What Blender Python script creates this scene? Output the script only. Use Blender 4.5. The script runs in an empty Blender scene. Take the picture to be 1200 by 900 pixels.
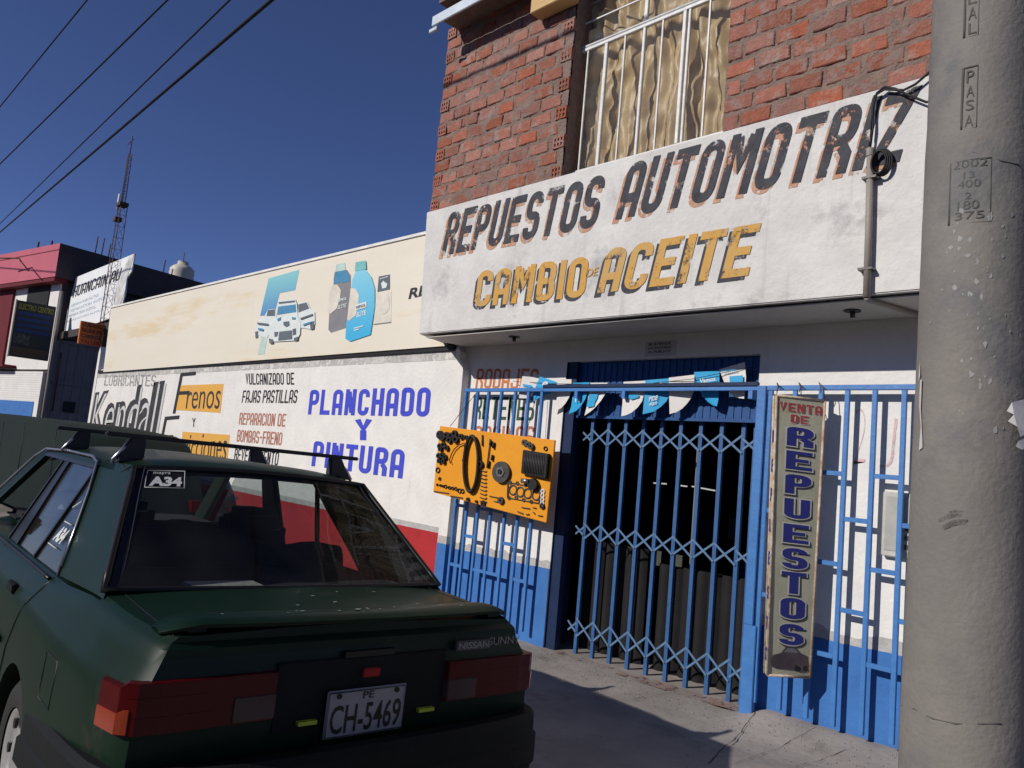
import bpy, bmesh, math, random
from mathutils import Vector, Matrix
random.seed(7)
R = math.radians
scene = bpy.context.scene
# ------------------------------------------------------------------ camera
YAW, PITCH, ROLL = 0.79787, 0.10406, 0.09116
f_ = Vector((-math.sin(YAW)*math.cos(PITCH), math.cos(YAW)*math.cos(PITCH), math.sin(PITCH)))
r_ = Vector((math.cos(YAW), math.sin(YAW), 0)); u_ = r_.cross(f_)
c_, s_ = math.cos(ROLL), math.sin(ROLL)
rr = c_*r_ + s_*u_; uu = -s_*r_ + c_*u_
cam = bpy.data.cameras.new('camera'); cam.lens = 27.0; cam.sensor_width = 36; cam.clip_end = 3000; cam.clip_start = .05
co = bpy.data.objects.new('camera', cam); scene.collection.objects.link(co)
m = Matrix(((rr.x, uu.x, -f_.x, 0), (rr.y, uu.y, -f_.y, 0), (rr.z, uu.z, -f_.z, 1.6), (0, 0, 0, 1)))
co.matrix_world = m
scene.camera = co
# ------------------------------------------------------------------ sky and sun
SUN = Vector((.33, 1, -.61)).normalized()
w = bpy.data.worlds.new('World'); scene.world = w; w.use_nodes = True
nt = w.node_tree; sk = nt.nodes.new('ShaderNodeTexSky'); sk.sky_type = 'NISHITA'; sk.sun_disc = False
sk.sun_elevation = math.asin(-SUN.z); sk.sun_rotation = math.atan2(-SUN.x, -SUN.y)
sk.altitude = 3500; sk.air_density = .85; sk.dust_density = 0.0; sk.ozone_density = 6.0
nt.nodes['Background'].inputs[1].default_value = .074
tint = nt.nodes.new('ShaderNodeMixRGB'); tint.blend_type = 'MULTIPLY'; tint.inputs[0].default_value = 1; tint.inputs[2].default_value = (1.24, 1.04, 1.20, 1)   # the phone's white balance
nt.links.new(sk.outputs[0], tint.inputs[1]); nt.links.new(tint.outputs[0], nt.nodes['Background'].inputs[0])
sl = bpy.data.lights.new('sun', 'SUN'); sl.energy = 3.9; sl.angle = R(.5); sl.color = (1, .95, .88)
so = bpy.data.objects.new('sun', sl); scene.collection.objects.link(so)
so.rotation_euler = SUN.to_track_quat('-Z', 'Y').to_euler(); so.location = (-3, -10, 12)
scene.view_settings.view_transform = 'Standard'; scene.view_settings.look = 'None'
scene.view_settings.exposure = 0; scene.view_settings.gamma = 1
# ------------------------------------------------------------------ helpers
COL = scene.collection
class MB:
    def __init__(s): s.v = []; s.f = []; s.sm = []
    def add(s, vs, fs, sm=False):
        n = len(s.v); s.v += [tuple(q) for q in vs]; s.f += [tuple(i+n for i in f) for f in fs]; s.sm += [sm]*len(fs); return s
    def box(s, x0, x1, y0, y1, z0, z1):
        v = [(x, y, z) for x in (x0, x1) for y in (y0, y1) for z in (z0, z1)]
        return s.add(v, [(0,1,3,2),(4,6,7,5),(0,4,5,1),(2,3,7,6),(0,2,6,4),(1,5,7,3)])
    def obox(s, o, a, b, c):
        o, a, b, c = map(Vector, (o, a, b, c))
        v = [o+a*i+b*j+c*k for i in (-.5,.5) for j in (-.5,.5) for k in (-.5,.5)]
        return s.add(v, [(0,1,3,2),(4,6,7,5),(0,4,5,1),(2,3,7,6),(0,2,6,4),(1,5,7,3)])
    def bar(s, p, q, w, d, nrm=(0,1,0)):
        p, q = Vector(p), Vector(q); ax = q-p; n = Vector(nrm); sd = ax.cross(n).normalized(); n = sd.cross(ax).normalized()
        return s.obox((p+q)/2, ax, sd*w, n*d)
    def tube(s, pts, r, n=8, close=False, cap=True):
        pts = [Vector(p) for p in pts]; m = len(pts); rad = r if hasattr(r, '__len__') else [r]*m
        up = None; rings = []
        for i, p in enumerate(pts):
            a = pts[(i-1) % m] if (i or close) else p; b = pts[(i+1) % m] if (i < m-1 or close) else p
            t = (b-a).normalized()
            if up is None: up = t.orthogonal().normalized()
            up = (up - t*up.dot(t)).normalized(); sd = t.cross(up)
            rings.append([p + (up*math.cos(2*math.pi*k/n) + sd*math.sin(2*math.pi*k/n))*rad[i] for k in range(n)])
        v = [q for g in rings for q in g]; fs = []
        for i in range(m if close else m-1):
            for k in range(n):
                a = i*n+k; b = i*n+(k+1) % n; c = ((i+1) % m)*n+(k+1) % n; d = ((i+1) % m)*n+k; fs.append((a, b, c, d))
        s.add(v, fs, True)
        if cap and not close: s.add(rings[0], [tuple(range(n))[::-1]]); s.add(rings[-1], [tuple(range(n))])
        return s
    def prism(s, poly, o, ex, ez, th):          # polygon (a,b) in plane o+a*ex+b*ez, front face plus depth th along -normal
        o, ex, ez = Vector(o), Vector(ex), Vector(ez); n = ex.cross(ez).normalized()
        f = [o+ex*a+ez*b for a, b in poly]; k = len(f)
        if th == 0: return s.add(f, [tuple(range(k))])
        g = [p - n*th for p in f]
        return s.add(f+g, [tuple(range(k)), tuple(range(2*k-1, k-1, -1))] + [(i, i+k, (i+1) % k+k, (i+1) % k) for i in range(k)])
    def fan(s, c, r, th, axis, n=20, r0=0):     # disc or ring of thickness th
        c = Vector(c); ax = Vector(axis).normalized(); a = ax.orthogonal().normalized(); b = ax.cross(a)
        P = lambda rad, h, k: c + a*math.cos(2*math.pi*k/n)*rad + b*math.sin(2*math.pi*k/n)*rad + ax*h
        v = []; 
        for k in range(n): v += [P(r, th/2, k), P(r, -th/2, k), P(r0, th/2, k), P(r0, -th/2, k)]
        fs = []
        for k in range(n):
            i = 4*k; j = 4*((k+1) % n)
            fs += [(i, j, j+2, i+2), (i+1, i+3, j+3, j+1), (i, i+1, j+1, j)]
            if r0: fs.append((i+2, j+2, j+3, i+3))
        return s.add(v, fs)
    def grid(s, fn, nu, nv, sm=True):
        v = [fn(i/nu, j/nv) for i in range(nu+1) for j in range(nv+1)]
        return s.add(v, [(i*(nv+1)+j, (i+1)*(nv+1)+j, (i+1)*(nv+1)+j+1, i*(nv+1)+j+1) for i in range(nu) for j in range(nv)], sm)
    def mesh(s, name):
        me = bpy.data.meshes.new(name); me.from_pydata(s.v, [], s.f)
        me.polygons.foreach_set('use_smooth', s.sm); me.update(); return me
    def build(s, name, mat, parent=None, bevel=0, fixn=True, sharp=None, solid=0):
        me = s.mesh(name)
        if fixn or bevel:
            bm = bmesh.new(); bm.from_mesh(me)
            if fixn: bmesh.ops.remove_doubles(bm, verts=bm.verts, dist=1e-5); bmesh.ops.recalc_face_normals(bm, faces=bm.faces)
            if bevel: bmesh.ops.bevel(bm, geom=[e for e in bm.edges if e.is_manifold and e.calc_face_angle(0) > .6], offset=bevel, segments=2, affect='EDGES', clamp_overlap=True)
            bm.to_mesh(me); bm.free()
        if sharp: me.set_sharp_from_angle(angle=R(sharp))
        return link(name, me, mat, parent)
def link(name, me, mat, parent=None):
    o = bpy.data.objects.new(name, me); COL.objects.link(o)
    if mat and not me.materials: me.materials.append(mat)
    if parent: o.parent = parent
    return o
def tag(o, label=None, cat=None, group=None, kind=None):
    if label: o['label'] = label
    if cat: o['category'] = cat
    if group: o['group'] = group
    if kind: o['kind'] = kind
    return o
def thing(name, label, cat, group=None):
    o = bpy.data.objects.new(name, None); COL.objects.link(o); o.empty_display_size = .2
    return tag(o, label, cat, group)
FONT = None
def _glyphs(s, bold, depth, res):
    cu = bpy.data.curves.new('lettering', 'FONT'); cu.body = s; cu.size = 1; cu.offset = bold; cu.resolution_u = res; cu.extrude = depth
    to = bpy.data.objects.new('lettering', cu); COL.objects.link(to)
    me = bpy.data.meshes.new_from_object(to.evaluated_get(bpy.context.evaluated_depsgraph_get()))
    bpy.data.objects.remove(to); bpy.data.curves.remove(cu)
    v = [tuple(q.co) for q in me.vertices]; f = [tuple(p.vertices) for p in me.polygons]; bpy.data.meshes.remove(me); return v, f
def _block(ch, t):
    a = t/2; W = 1-a; H = 2-a; c = .17; m = 1.0
    O = [(a+c,a),(W-c,a),(W,a+c),(W,H-c),(W-c,H),(a+c,H),(a,H-c),(a,a+c)]
    G = {'O': [(O, 1)], 'Q': [(O, 1)], 'D': [([(a,a),(W-c,a),(W,a+c),(W,H-c),(W-c,H),(a,H)], 1)],
     'U': [([(a,2),(a,a+c),(a+c,a),(W-c,a),(W,a+c),(W,2)], 0)], 'C': [([(W,.62),(W,a+c),(W-c,a),(a+c,a),(a,a+c),(a,H-c),(a+c,H),(W-c,H),(W,H-c),(W,1.38)], 0)],
     'E': [([(1,a),(a,a),(a,H),(1,H)], 0), ([(t,m),(.86,m)], 0)], 'F': [([(a,0),(a,H),(1,H)], 0), ([(t,m),(.84,m)], 0)], 'L': [([(a,2),(a,a),(1,a)], 0)],
     'P': [([(a,0),(a,H),(W-c,H),(W,H-c),(W,m-.05+c),(W-c,m-.05),(t,m-.05)], 0)], 'R': [([(a,0),(a,H),(W-c,H),(W,H-c),(W,m+c),(W-c,m),(t,m)], 0), ([(.60,m-a),(W,.55),(W,0)], 0)],
     'A': [([(a,0),(a,H-c),(a+c,H),(W-c,H),(W,H-c),(W,0)], 0), ([(t,.72),(1-t,.72)], 0)], 'B': [([(a,a),(W-c,a),(W,a+c),(W,m-c*.8),(W-c*.5,m),(W,m+c*.8),(W,H-c),(W-c,H),(a,H)], 1), ([(t,m),(W-t*.75,m)], 0)],
     'S': [([(a,.52),(a,a+c),(a+c,a),(W-c,a),(W,a+c),(W,m-c),(W-c,m),(a+c,m),(a,m+c),(a,H-c),(a+c,H),(W-c,H),(W,H-c),(W,1.48)], 0)],
     'T': [([(0,H),(1,H)], 0), ([(.5,0),(.5,2-t)], 0)], 'I': [([(a,0),(a,2)], 0)], 'M': [([(a,0),(a,2)], 0), ([(W+.25,0),(W+.25,2)], 0), ([(t,1.86),(.625,.95),(1.25-t,1.86)], 0)],
     'N': [([(a,0),(a,2)], 0), ([(W,0),(W,2)], 0), ([(t,1.80),(1-t,.20)], 0)], 'V': [([(a,2),(.5,t*.8),(W,2)], 0)], 'Z': [([(0,H),(W-.02,H),(a+.02,a),(1,a)], 0)],
     'Y': [([(a,2),(.5,1.05),(W,2)], 0), ([(.5,0),(.5,.95)], 0)], 'H': [([(a,0),(a,2)], 0), ([(W,0),(W,2)], 0), ([(t,m),(1-t,m)], 0)], 'J': [([(W,2),(W,a+c),(W-c,a),(a+c,a),(a,a+c),(a,.62)], 0)], '-': [([(.05,m),(.7,m)], 0)]}
    V, F = [], []
    for k, (P, closed) in enumerate(G[ch]):
        if ch in 'OQDUCPRABSJ' and len(P) > 4:
            for _ in range(2):
                Q = []; n = len(P); lim = (.075, .035)[_]
                for i, p in enumerate(P):
                    if not closed and i in (0, n-1): Q.append(p); continue
                    p = Vector(p)
                    for q in (P[i-1], P[(i+1) % n]):
                        e = Vector(q)-p; Q.append(tuple(p+e.normalized()*min(lim, e.length*.3)))
                P = Q
        n = len(P); z = .0006*k; L = []
        for i, p in enumerate(P):
            p = Vector(p); q = Vector(P[i-1]) if (i or closed) else None; r = Vector(P[(i+1) % n]) if (i < n-1 or closed) else None
            d1 = (p-q).normalized() if q is not None else None; d2 = (r-p).normalized() if r is not None else None
            if d1 is None: nn = Vector((-d2.y, d2.x)); k_ = 1
            elif d2 is None: nn = Vector((-d1.y, d1.x)); k_ = 1
            else:
                nn = (Vector((-d1.y, d1.x))+Vector((-d2.y, d2.x))).normalized(); k_ = min(1/max(.35, nn.dot(Vector((-d1.y, d1.x)))), 1.8)
            L.append((p+nn*a*k_, p-nn*a*k_))
        b = len(V); V += [(v.x, v.y, z) for pr_ in L for v in pr_]
        F += [(b+2*i, b+2*i+1, b+2*((i+1) % n)+1, b+2*((i+1) % n)) for i in range(n if closed else n-1)]
    return V, F, (1.25 if ch == 'M' else .30 if ch == 'I' else .75 if ch == '-' else 1.0)
def text3(s, BL, BR, TL, mat, parent, name='lettering', bold=.02, depth=0, res=3, lift=0.0, fn=None, block=False):
    V, F = [], []
    if block:                                    # sign painter's block letters: every letter squeezed into its own even cell
        x = 0
        for ch in s:
            if ch in 'ABCDEFHIJLMNOPQRSTUVYZ-':
                v, f, cw = _block(ch, block if block is not True else .27); n = len(V)
                jt = random.uniform(-.018, .018)
                V += [(x+q[0]*(1+jt), q[1]/2*(1+jt*.6), q[2]) for q in v]; F += [tuple(i+n for i in p) for p in f]; x += cw + (.20 if block is True or block < .335 else .24); continue
            cw = {'I': .26, '1': .4, ' ': .45, '-': .42, 'M': 1.05, 'W': 1.1, 'J': .5, 'E': .64, 'F': .62, 'L': .62, 'T': .74, 'P': .74, 'R': .76, 'S': .72, 'B': .74, 'Y': .8}.get(ch, .84)
            if ch != ' ':
                v, f = _glyphs(ch, bold if ch not in 'MWN' else 0.0, depth, res); xs = [q[0] for q in v]; ys = [q[1] for q in v]
                a, b, c, d = min(xs), max(xs), min(ys), max(ys); n = len(V)
                y0, y1 = (.3, .42) if ch == '-' else (0, 1)
                V += [(x+(q[0]-a)/(b-a)*cw, y0+(q[1]-c)/(d-c)*(y1-y0), q[2]) for q in v]; F += [tuple(i+n for i in p) for p in f]
            x += cw + .18
    else: V, F = _glyphs(s, bold, depth, res)
    xs = [v[0] for v in V]; ys = [v[1] for v in V]; x0, x1, y0, y1 = min(xs), max(xs), min(ys), max(ys)
    BL, BR, TL = Vector(BL), Vector(BR), Vector(TL); ex = BR-BL; ey = TL-BL; n = ex.cross(ey).normalized(); P = []
    for v in V:
        p = BL + ex*((v[0]-x0)/(x1-x0)) + ey*((v[1]-y0)/(y1-y0)) + n*(lift + v[2]); P.append(tuple(fn(p) if fn else p))
    me = bpy.data.meshes.new(name); me.from_pydata(P, [], F); me.update()
    return link(name, me, mat, parent)
def textY(s, pts, Y, mat, parent, **k):          # pts = bottom left, bottom right, top left as (X, z) on the plane Y
    a, b, c = [(x, Y, z) for x, z in pts]
    return text3(s, a, b, c, mat, parent, **k)
def polyY(pts, Y, mat, parent, name, th=0):
    return MB().prism(pts, (0, Y, 0), (1, 0, 0), (0, 0, 1), th).build(name, mat, parent)
# ------------------------------------------------------------------ materials
def mat(name, c1, c2=None, rough=.8, scale=6, bump=.2, bscale=40, c3=None, s3=1.2, t3=.55, metal=0, spec=.3, coat=0, detail=6, stretch=None, rnd=0, wear=0, wscale=14, wt=.5, streak=None, speck=None):
    m = bpy.data.materials.new(name); m.use_nodes = True; t = m.node_tree; N = t.nodes; L = t.links
    b = N['Principled BSDF']; out = N['Material Output']
    b.inputs['Roughness'].default_value = rough; b.inputs['Metallic'].default_value = metal
    b.inputs['Specular IOR Level'].default_value = spec; b.inputs['Coat Weight'].default_value = coat; b.inputs['Coat Roughness'].default_value = .08
    c2 = c2 or tuple(x*.8 for x in c1)
    g = N.new('ShaderNodeNewGeometry'); mp = N.new('ShaderNodeMapping'); L.new(g.outputs['Position'], mp.inputs[0])
    if stretch: mp.inputs['Scale'].default_value = stretch
    n = N.new('ShaderNodeTexNoise'); n.inputs['Scale'].default_value = scale; n.inputs['Detail'].default_value = detail; n.inputs['Roughness'].default_value = .65
    L.new(mp.outputs[0], n.inputs['Vector'])
    r = N.new('ShaderNodeValToRGB'); r.color_ramp.elements[0].position = .35; r.color_ramp.elements[1].position = .68
    r.color_ramp.elements[0].color = (*c2, 1); r.color_ramp.elements[1].color = (*c1, 1); L.new(n.outputs[0], r.inputs[0])
    col = r.outputs[0]
    if c3:
        n3 = N.new('ShaderNodeTexNoise'); n3.inputs['Scale'].default_value = s3; n3.inputs['Detail'].default_value = 8; n3.inputs['Roughness'].default_value = .7
        L.new(mp.outputs[0], n3.inputs['Vector'])
        r3 = N.new('ShaderNodeValToRGB'); r3.color_ramp.elements[0].position = t3; r3.color_ramp.elements[1].position = min(t3+.12, 1)
        L.new(n3.outputs[0], r3.inputs[0]); mx = N.new('ShaderNodeMixRGB'); L.new(r3.outputs[0], mx.inputs[0]); L.new(col, mx.inputs[1]); mx.inputs[2].default_value = (*c3, 1); col = mx.outputs[0]
    for sc_, st_, cc_, tt_, am_ in ((streak and [(1, (9,9,.55), streak[0], streak[1], streak[2])] or []) + (speck and [(1, (speck[1],)*3, speck[0], speck[2], .8)] or [])):
        m4 = N.new('ShaderNodeMapping'); m4.inputs['Scale'].default_value = st_; L.new(g.outputs['Position'], m4.inputs[0])
        n4 = N.new('ShaderNodeTexNoise'); n4.inputs['Scale'].default_value = sc_; n4.inputs['Detail'].default_value = 7; n4.inputs['Roughness'].default_value = .7; L.new(m4.outputs[0], n4.inputs['Vector'])
        q4 = N.new('ShaderNodeMapRange'); q4.inputs[1].default_value = tt_; q4.inputs[2].default_value = tt_+.14; q4.inputs[4].default_value = am_; L.new(n4.outputs[0], q4.inputs[0])
        x4 = N.new('ShaderNodeMixRGB'); L.new(q4.outputs[0], x4.inputs[0]); L.new(col, x4.inputs[1]); x4.inputs[2].default_value = (*cc_, 1); col = x4.outputs[0]
    if rnd:
        oi = N.new('ShaderNodeObjectInfo'); h = N.new('ShaderNodeHueSaturation'); mr = N.new('ShaderNodeMapRange')
        L.new(oi.outputs['Random'], mr.inputs[0]); mr.inputs[3].default_value = 1-rnd; mr.inputs[4].default_value = 1+rnd
        L.new(mr.outputs[0], h.inputs['Value']); L.new(col, h.inputs['Color']); col = h.outputs[0]
        mr2 = N.new('ShaderNodeMapRange'); ml = N.new('ShaderNodeMath'); ml.operation = 'FRACT'; mm = N.new('ShaderNodeMath'); mm.operation = 'MULTIPLY'; mm.inputs[1].default_value = 7.31
        L.new(oi.outputs['Random'], mm.inputs[0]); L.new(mm.outputs[0], ml.inputs[0]); L.new(ml.outputs[0], mr2.inputs[0]); mr2.inputs[3].default_value = 1-rnd; mr2.inputs[4].default_value = 1.05; L.new(mr2.outputs[0], h.inputs['Saturation'])
    L.new(col, b.inputs['Base Color'])
    if bump:
        nb = N.new('ShaderNodeTexNoise'); nb.inputs['Scale'].default_value = bscale; nb.inputs['Detail'].default_value = 8; L.new(g.outputs['Position'], nb.inputs['Vector'])
        bp = N.new('ShaderNodeBump'); bp.inputs['Strength'].default_value = bump; bp.inputs['Distance'].default_value = .02
        L.new(nb.outputs[0], bp.inputs['Height']); L.new(bp.outputs[0], b.inputs['Normal'])
    if wear:
        nw = N.new('ShaderNodeTexNoise'); nw.inputs['Scale'].default_value = wscale; nw.inputs['Detail'].default_value = 10; nw.inputs['Roughness'].default_value = .8; L.new(g.outputs['Position'], nw.inputs['Vector'])
        rw = N.new('ShaderNodeValToRGB'); rw.color_ramp.elements[0].position = wt; rw.color_ramp.elements[1].position = wt+.06
        L.new(nw.outputs[0], rw.inputs[0]); ms = N.new('ShaderNodeMixShader'); tr = N.new('ShaderNodeBsdfTransparent')
        sc = N.new('ShaderNodeMath'); sc.operation = 'MULTIPLY'; sc.inputs[1].default_value = wear; L.new(rw.outputs[0], sc.inputs[0])
        L.new(sc.outputs[0], ms.inputs[0]); L.new(b.outputs[0], ms.inputs[1]); L.new(tr.outputs[0], ms.inputs[2]); L.new(ms.outputs[0], out.inputs[0])
    return m
def glass(name, tint=(.5,.52,.52), refl=.12, rough=.02, dust=0.0):
    m = bpy.data.materials.new(name); m.use_nodes = True; t = m.node_tree; N = t.nodes; L = t.links; N.remove(N['Principled BSDF'])
    tr = N.new('ShaderNodeBsdfTransparent'); tr.inputs[0].default_value = (*tint, 1)
    gl = N.new('ShaderNodeBsdfGlossy'); gl.inputs['Roughness'].default_value = rough; gl.inputs[0].default_value = (.9,.95,1,1)
    ge = N.new('ShaderNodeNewGeometry'); dt = N.new('ShaderNodeVectorMath'); dt.operation = 'DOT_PRODUCT'; L.new(ge.outputs['Normal'], dt.inputs[0]); L.new(ge.outputs['Incoming'], dt.inputs[1])
    def mth(op, a, b=None):
        q = N.new('ShaderNodeMath'); q.operation = op
        for i, x in enumerate((a, b)):
            if x is None: continue
            if isinstance(x, (int, float)): q.inputs[i].default_value = x
            else: L.new(x, q.inputs[i])
        return q.outputs[0]
    fo = mth('ADD', mth('MULTIPLY', mth('POWER', mth('SUBTRACT', 1.0, mth('ABSOLUTE', dt.outputs['Value'])), 5.0), .9*(1 if refl != .5 else .55)), .045*(1 if refl != .5 else .6))
    ms = N.new('ShaderNodeMixShader')
    L.new(fo, ms.inputs[0]); L.new(tr.outputs[0], ms.inputs[1]); L.new(gl.outputs[0], ms.inputs[2]); o = ms
    if dust:
        df = N.new('ShaderNodeBsdfDiffuse'); df.inputs[0].default_value = (.35,.33,.3,1); m2 = N.new('ShaderNodeMixShader')
        g = N.new('ShaderNodeNewGeometry'); n = N.new('ShaderNodeTexNoise'); n.inputs['Scale'].default_value = 3.5; n.inputs['Detail'].default_value = 9; L.new(g.outputs['Position'], n.inputs['Vector'])
        mr = N.new('ShaderNodeMapRange'); mr.inputs[1].default_value = .35; mr.inputs[2].default_value = .8; mr.inputs[3].default_value = dust*.3; mr.inputs[4].default_value = dust*1.6; L.new(n.outputs[0], mr.inputs[0])
        L.new(mr.outputs[0], m2.inputs[0]); L.new(ms.outputs[0], m2.inputs[1]); L.new(df.outputs[0], m2.inputs[2]); o = m2
    L.new(o.outputs[0], N['Material Output'].inputs[0]); return m
M = {}
M['fascia'] = mat('aged_white_plaster', (.68,.665,.635), (.56,.545,.52), scale=2.5, c3=(.40,.39,.385), s3=1.6, t3=.58, bump=.35, bscale=25, streak=((.30,.28,.26), .56, .35), speck=((.28,.26,.25), 30, .68))
M['wall'] = mat('white_wall_paint', (.76,.74,.70), (.68,.66,.63), scale=3, c3=(.52,.50,.47), s3=2.2, t3=.66, bump=.3, bscale=22, streak=((.42,.38,.33), .58, .35), speck=((.38,.35,.32), 26, .69))
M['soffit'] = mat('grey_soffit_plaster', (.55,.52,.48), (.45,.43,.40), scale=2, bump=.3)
M['blue'] = mat('blue_wall_paint', (.05,.175,.47), (.04,.14,.39), scale=4, c3=(.10,.22,.42), s3=5, t3=.62, bump=.2, bscale=30, streak=((.09,.13,.22), .56, .5), speck=((.30,.30,.30), 24, .70))
M['greyband'] = mat('grey_band_plaster', (.5,.49,.47), (.36,.35,.34), scale=9, bump=.3)
M['red'] = mat('red_wall_paint', (.42,.025,.03), (.34,.02,.025), scale=4, bump=.2)
M['brick'] = mat('fired_clay', (.36,.11,.06), (.25,.083,.05), scale=14, c3=(.27,.19,.165), s3=7, t3=.52, bump=.6, bscale=60, rnd=.22)
M['mortar'] = mat('rough_mortar', (.25,.175,.14), (.17,.12,.10), scale=12, c3=(.26,.11,.07), s3=9, t3=.6, bump=.8, bscale=45)
M['hole'] = mat('brick_hole_shadow', (.03,.012,.01), bump=0)
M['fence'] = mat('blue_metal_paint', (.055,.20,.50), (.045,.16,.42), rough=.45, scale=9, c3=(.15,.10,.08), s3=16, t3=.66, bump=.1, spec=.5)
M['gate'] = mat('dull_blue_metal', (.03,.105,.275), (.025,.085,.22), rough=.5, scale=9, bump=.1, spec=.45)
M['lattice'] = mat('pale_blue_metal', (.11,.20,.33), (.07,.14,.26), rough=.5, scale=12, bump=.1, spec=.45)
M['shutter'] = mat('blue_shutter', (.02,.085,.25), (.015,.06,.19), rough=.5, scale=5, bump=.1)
M['navy'] = mat('navy_paint', (.010,.025,.08), (.008,.02,.06), rough=.5, scale=5, bump=.1)
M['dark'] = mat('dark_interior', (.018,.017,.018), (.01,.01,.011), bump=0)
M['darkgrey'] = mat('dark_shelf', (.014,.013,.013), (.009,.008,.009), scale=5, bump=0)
M['pave'] = mat('worn_concrete', (.34,.305,.275), (.23,.205,.19), scale=1.6, c3=(.17,.15,.135), s3=1.4, t3=.56, bump=.3, bscale=18, detail=12, speck=((.10,.09,.085), 40, .64))
M['kerb'] = mat('kerb_concrete', (.33,.32,.30), (.24,.23,.22), bump=.4)
M['road'] = mat('dusty_asphalt', (.13,.12,.108), (.09,.084,.077), scale=5, bump=.6, bscale=80)
M['crack'] = mat('crack_dirt', (.05,.045,.04), bump=0)
M['redfloor'] = mat('faded_red_floor', (.26,.14,.115), (.24,.16,.14), scale=7, bump=.3, wear=.9, wscale=7, wt=.44)
M['cream'] = mat('stained_cream_vinyl', (.74,.69,.58), (.71,.655,.54), scale=1.2, c3=(.68,.56,.37), s3=.7, t3=.55, streak=((.50,.44,.33), .60, .3), bump=.08, stretch=(.35,1,2.2), rough=.6)
M['black'] = mat('black_lettering', (.03,.03,.035), (.05,.05,.055), scale=8, bump=.1)
M['blackworn'] = mat('worn_black_paint', (.035,.035,.045), (.07,.07,.08), scale=8, bump=.1, wear=1, wscale=7, wt=.535)
M['terra'] = mat('worn_terracotta_paint', (.50,.23,.13), (.52,.32,.22), scale=8, bump=.1, wear=.95, wscale=9, wt=.50)
M['ochre'] = mat('worn_ochre_paint', (.60,.31,.045), (.52,.34,.14), scale=5, bump=.1, wear=.9, wscale=6, wt=.545)
M['royal'] = mat('royal_blue_paint', (.045,.06,.55), (.06,.08,.50), scale=8, bump=.1)
M['brownred'] = mat('brown_red_paint', (.40,.12,.08), (.45,.2,.14), scale=8, bump=.1, wear=.5, wscale=20, wt=.56)
M['blackth'] = mat('thin_black_paint', (.03,.03,.035), bump=.1, wear=.45, wscale=22, wt=.56)
M['greylet'] = mat('faded_grey_paint', (.30,.30,.30), bump=.1, wear=.9, wscale=22, wt=.48)
M['green'] = mat('dark_green_paint', (.04,.10,.06), bump=.1, wear=.4, wscale=20, wt=.55)
M['orangered'] = mat('orange_brown_paint', (.62,.20,.07), bump=.1, wear=.5, wscale=20, wt=.56)
M['yellow'] = mat('yellow_ochre_panel', (.72,.38,.06), (.66,.36,.09), scale=6, bump=.1)
M['board'] = mat('orange_board_paint', (.80,.33,.012), (.74,.29,.012), rough=.5, scale=5, bump=.06)
M['rubber'] = mat('black_rubber', (.015,.014,.014), rough=.55, bump=.1)
M['steel'] = mat('dull_steel', (.35,.34,.33), (.2,.19,.18), rough=.35, metal=.8, bump=.05)
M['iron'] = mat('grey_iron', (.09,.085,.08), (.05,.05,.05), rough=.45, metal=.3, bump=.1)
M['whitem'] = mat('white_metal_paint', (.75,.75,.74), (.60,.59,.57), rough=.4, scale=14, bump=.1)
M['curtain'] = mat('gold_satin', (.64,.48,.25), (.50,.35,.17), rough=.45, scale=3, bump=.1, spec=.6)
M['pane'] = glass('window_pane', (.82,.82,.8), dust=.12)
M['rwhite'] = mat('plain_white', (.74,.71,.68), (.68,.65,.62), bump=.05)
M['cyan'] = mat('pennant_cyan', (.03,.36,.66), (.03,.32,.60), rough=.5, bump=.05)
M['pole'] = mat('weathered_pole_concrete', (.235,.215,.195), (.17,.16,.147), scale=3, c3=(.13,.132,.14), s3=1.7, t3=.50, bump=.2, bscale=60, speck=((.10,.095,.09), 45, .64), detail=10)
M['poledark'] = mat('pole_groove', (.10,.098,.095), bump=.2)
M['cable'] = mat('cable_rubber', (.012,.012,.014), rough=.6, bump=0)
M['pvc'] = mat('grey_pvc_pipe', (.30,.27,.23), (.24,.215,.19), rough=.5, bump=.1)
M['pink'] = mat('pink_plaster', (.50,.125,.165), (.46,.11,.15), scale=2, bump=.15)
M['maroon'] = mat('maroon_paint', (.14,.012,.018), bump=.1)
M['darkwall'] = mat('dark_brown_render', (.07,.055,.055), (.05,.04,.042), scale=2, bump=.3)
M['galv'] = mat('grey_sheet_metal', (.21,.19,.18), (.17,.155,.15), rough=.5, scale=4, bump=.05)
M['orangesign'] = mat('orange_sign_paint', (.62,.17,.04), (.5,.14,.04), bump=.1)
M['signdark'] = mat('dark_sign_print', (.03,.04,.055), (.05,.05,.04), scale=3, bump=0)
M['tank'] = mat('cream_tank_plastic', (.60,.54,.44), (.5,.45,.38), rough=.5, bump=.05)
M['rust'] = mat('rusty_steel', (.09,.05,.035), (.06,.04,.03), bump=.2)
M['eave'] = mat('pale_blue_trim', (.62,.68,.74), (.5,.56,.62), bump=.1)
M['wood'] = mat('pale_timber', (.62,.42,.2), (.52,.34,.15), scale=4, bump=.2, stretch=(1,1,12))
from mathutils import noise
def nz(x, y, z, s=1.0): return noise.fractal(Vector((x*s, y*s, z*s)), .6, 2.1, 4)
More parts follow.
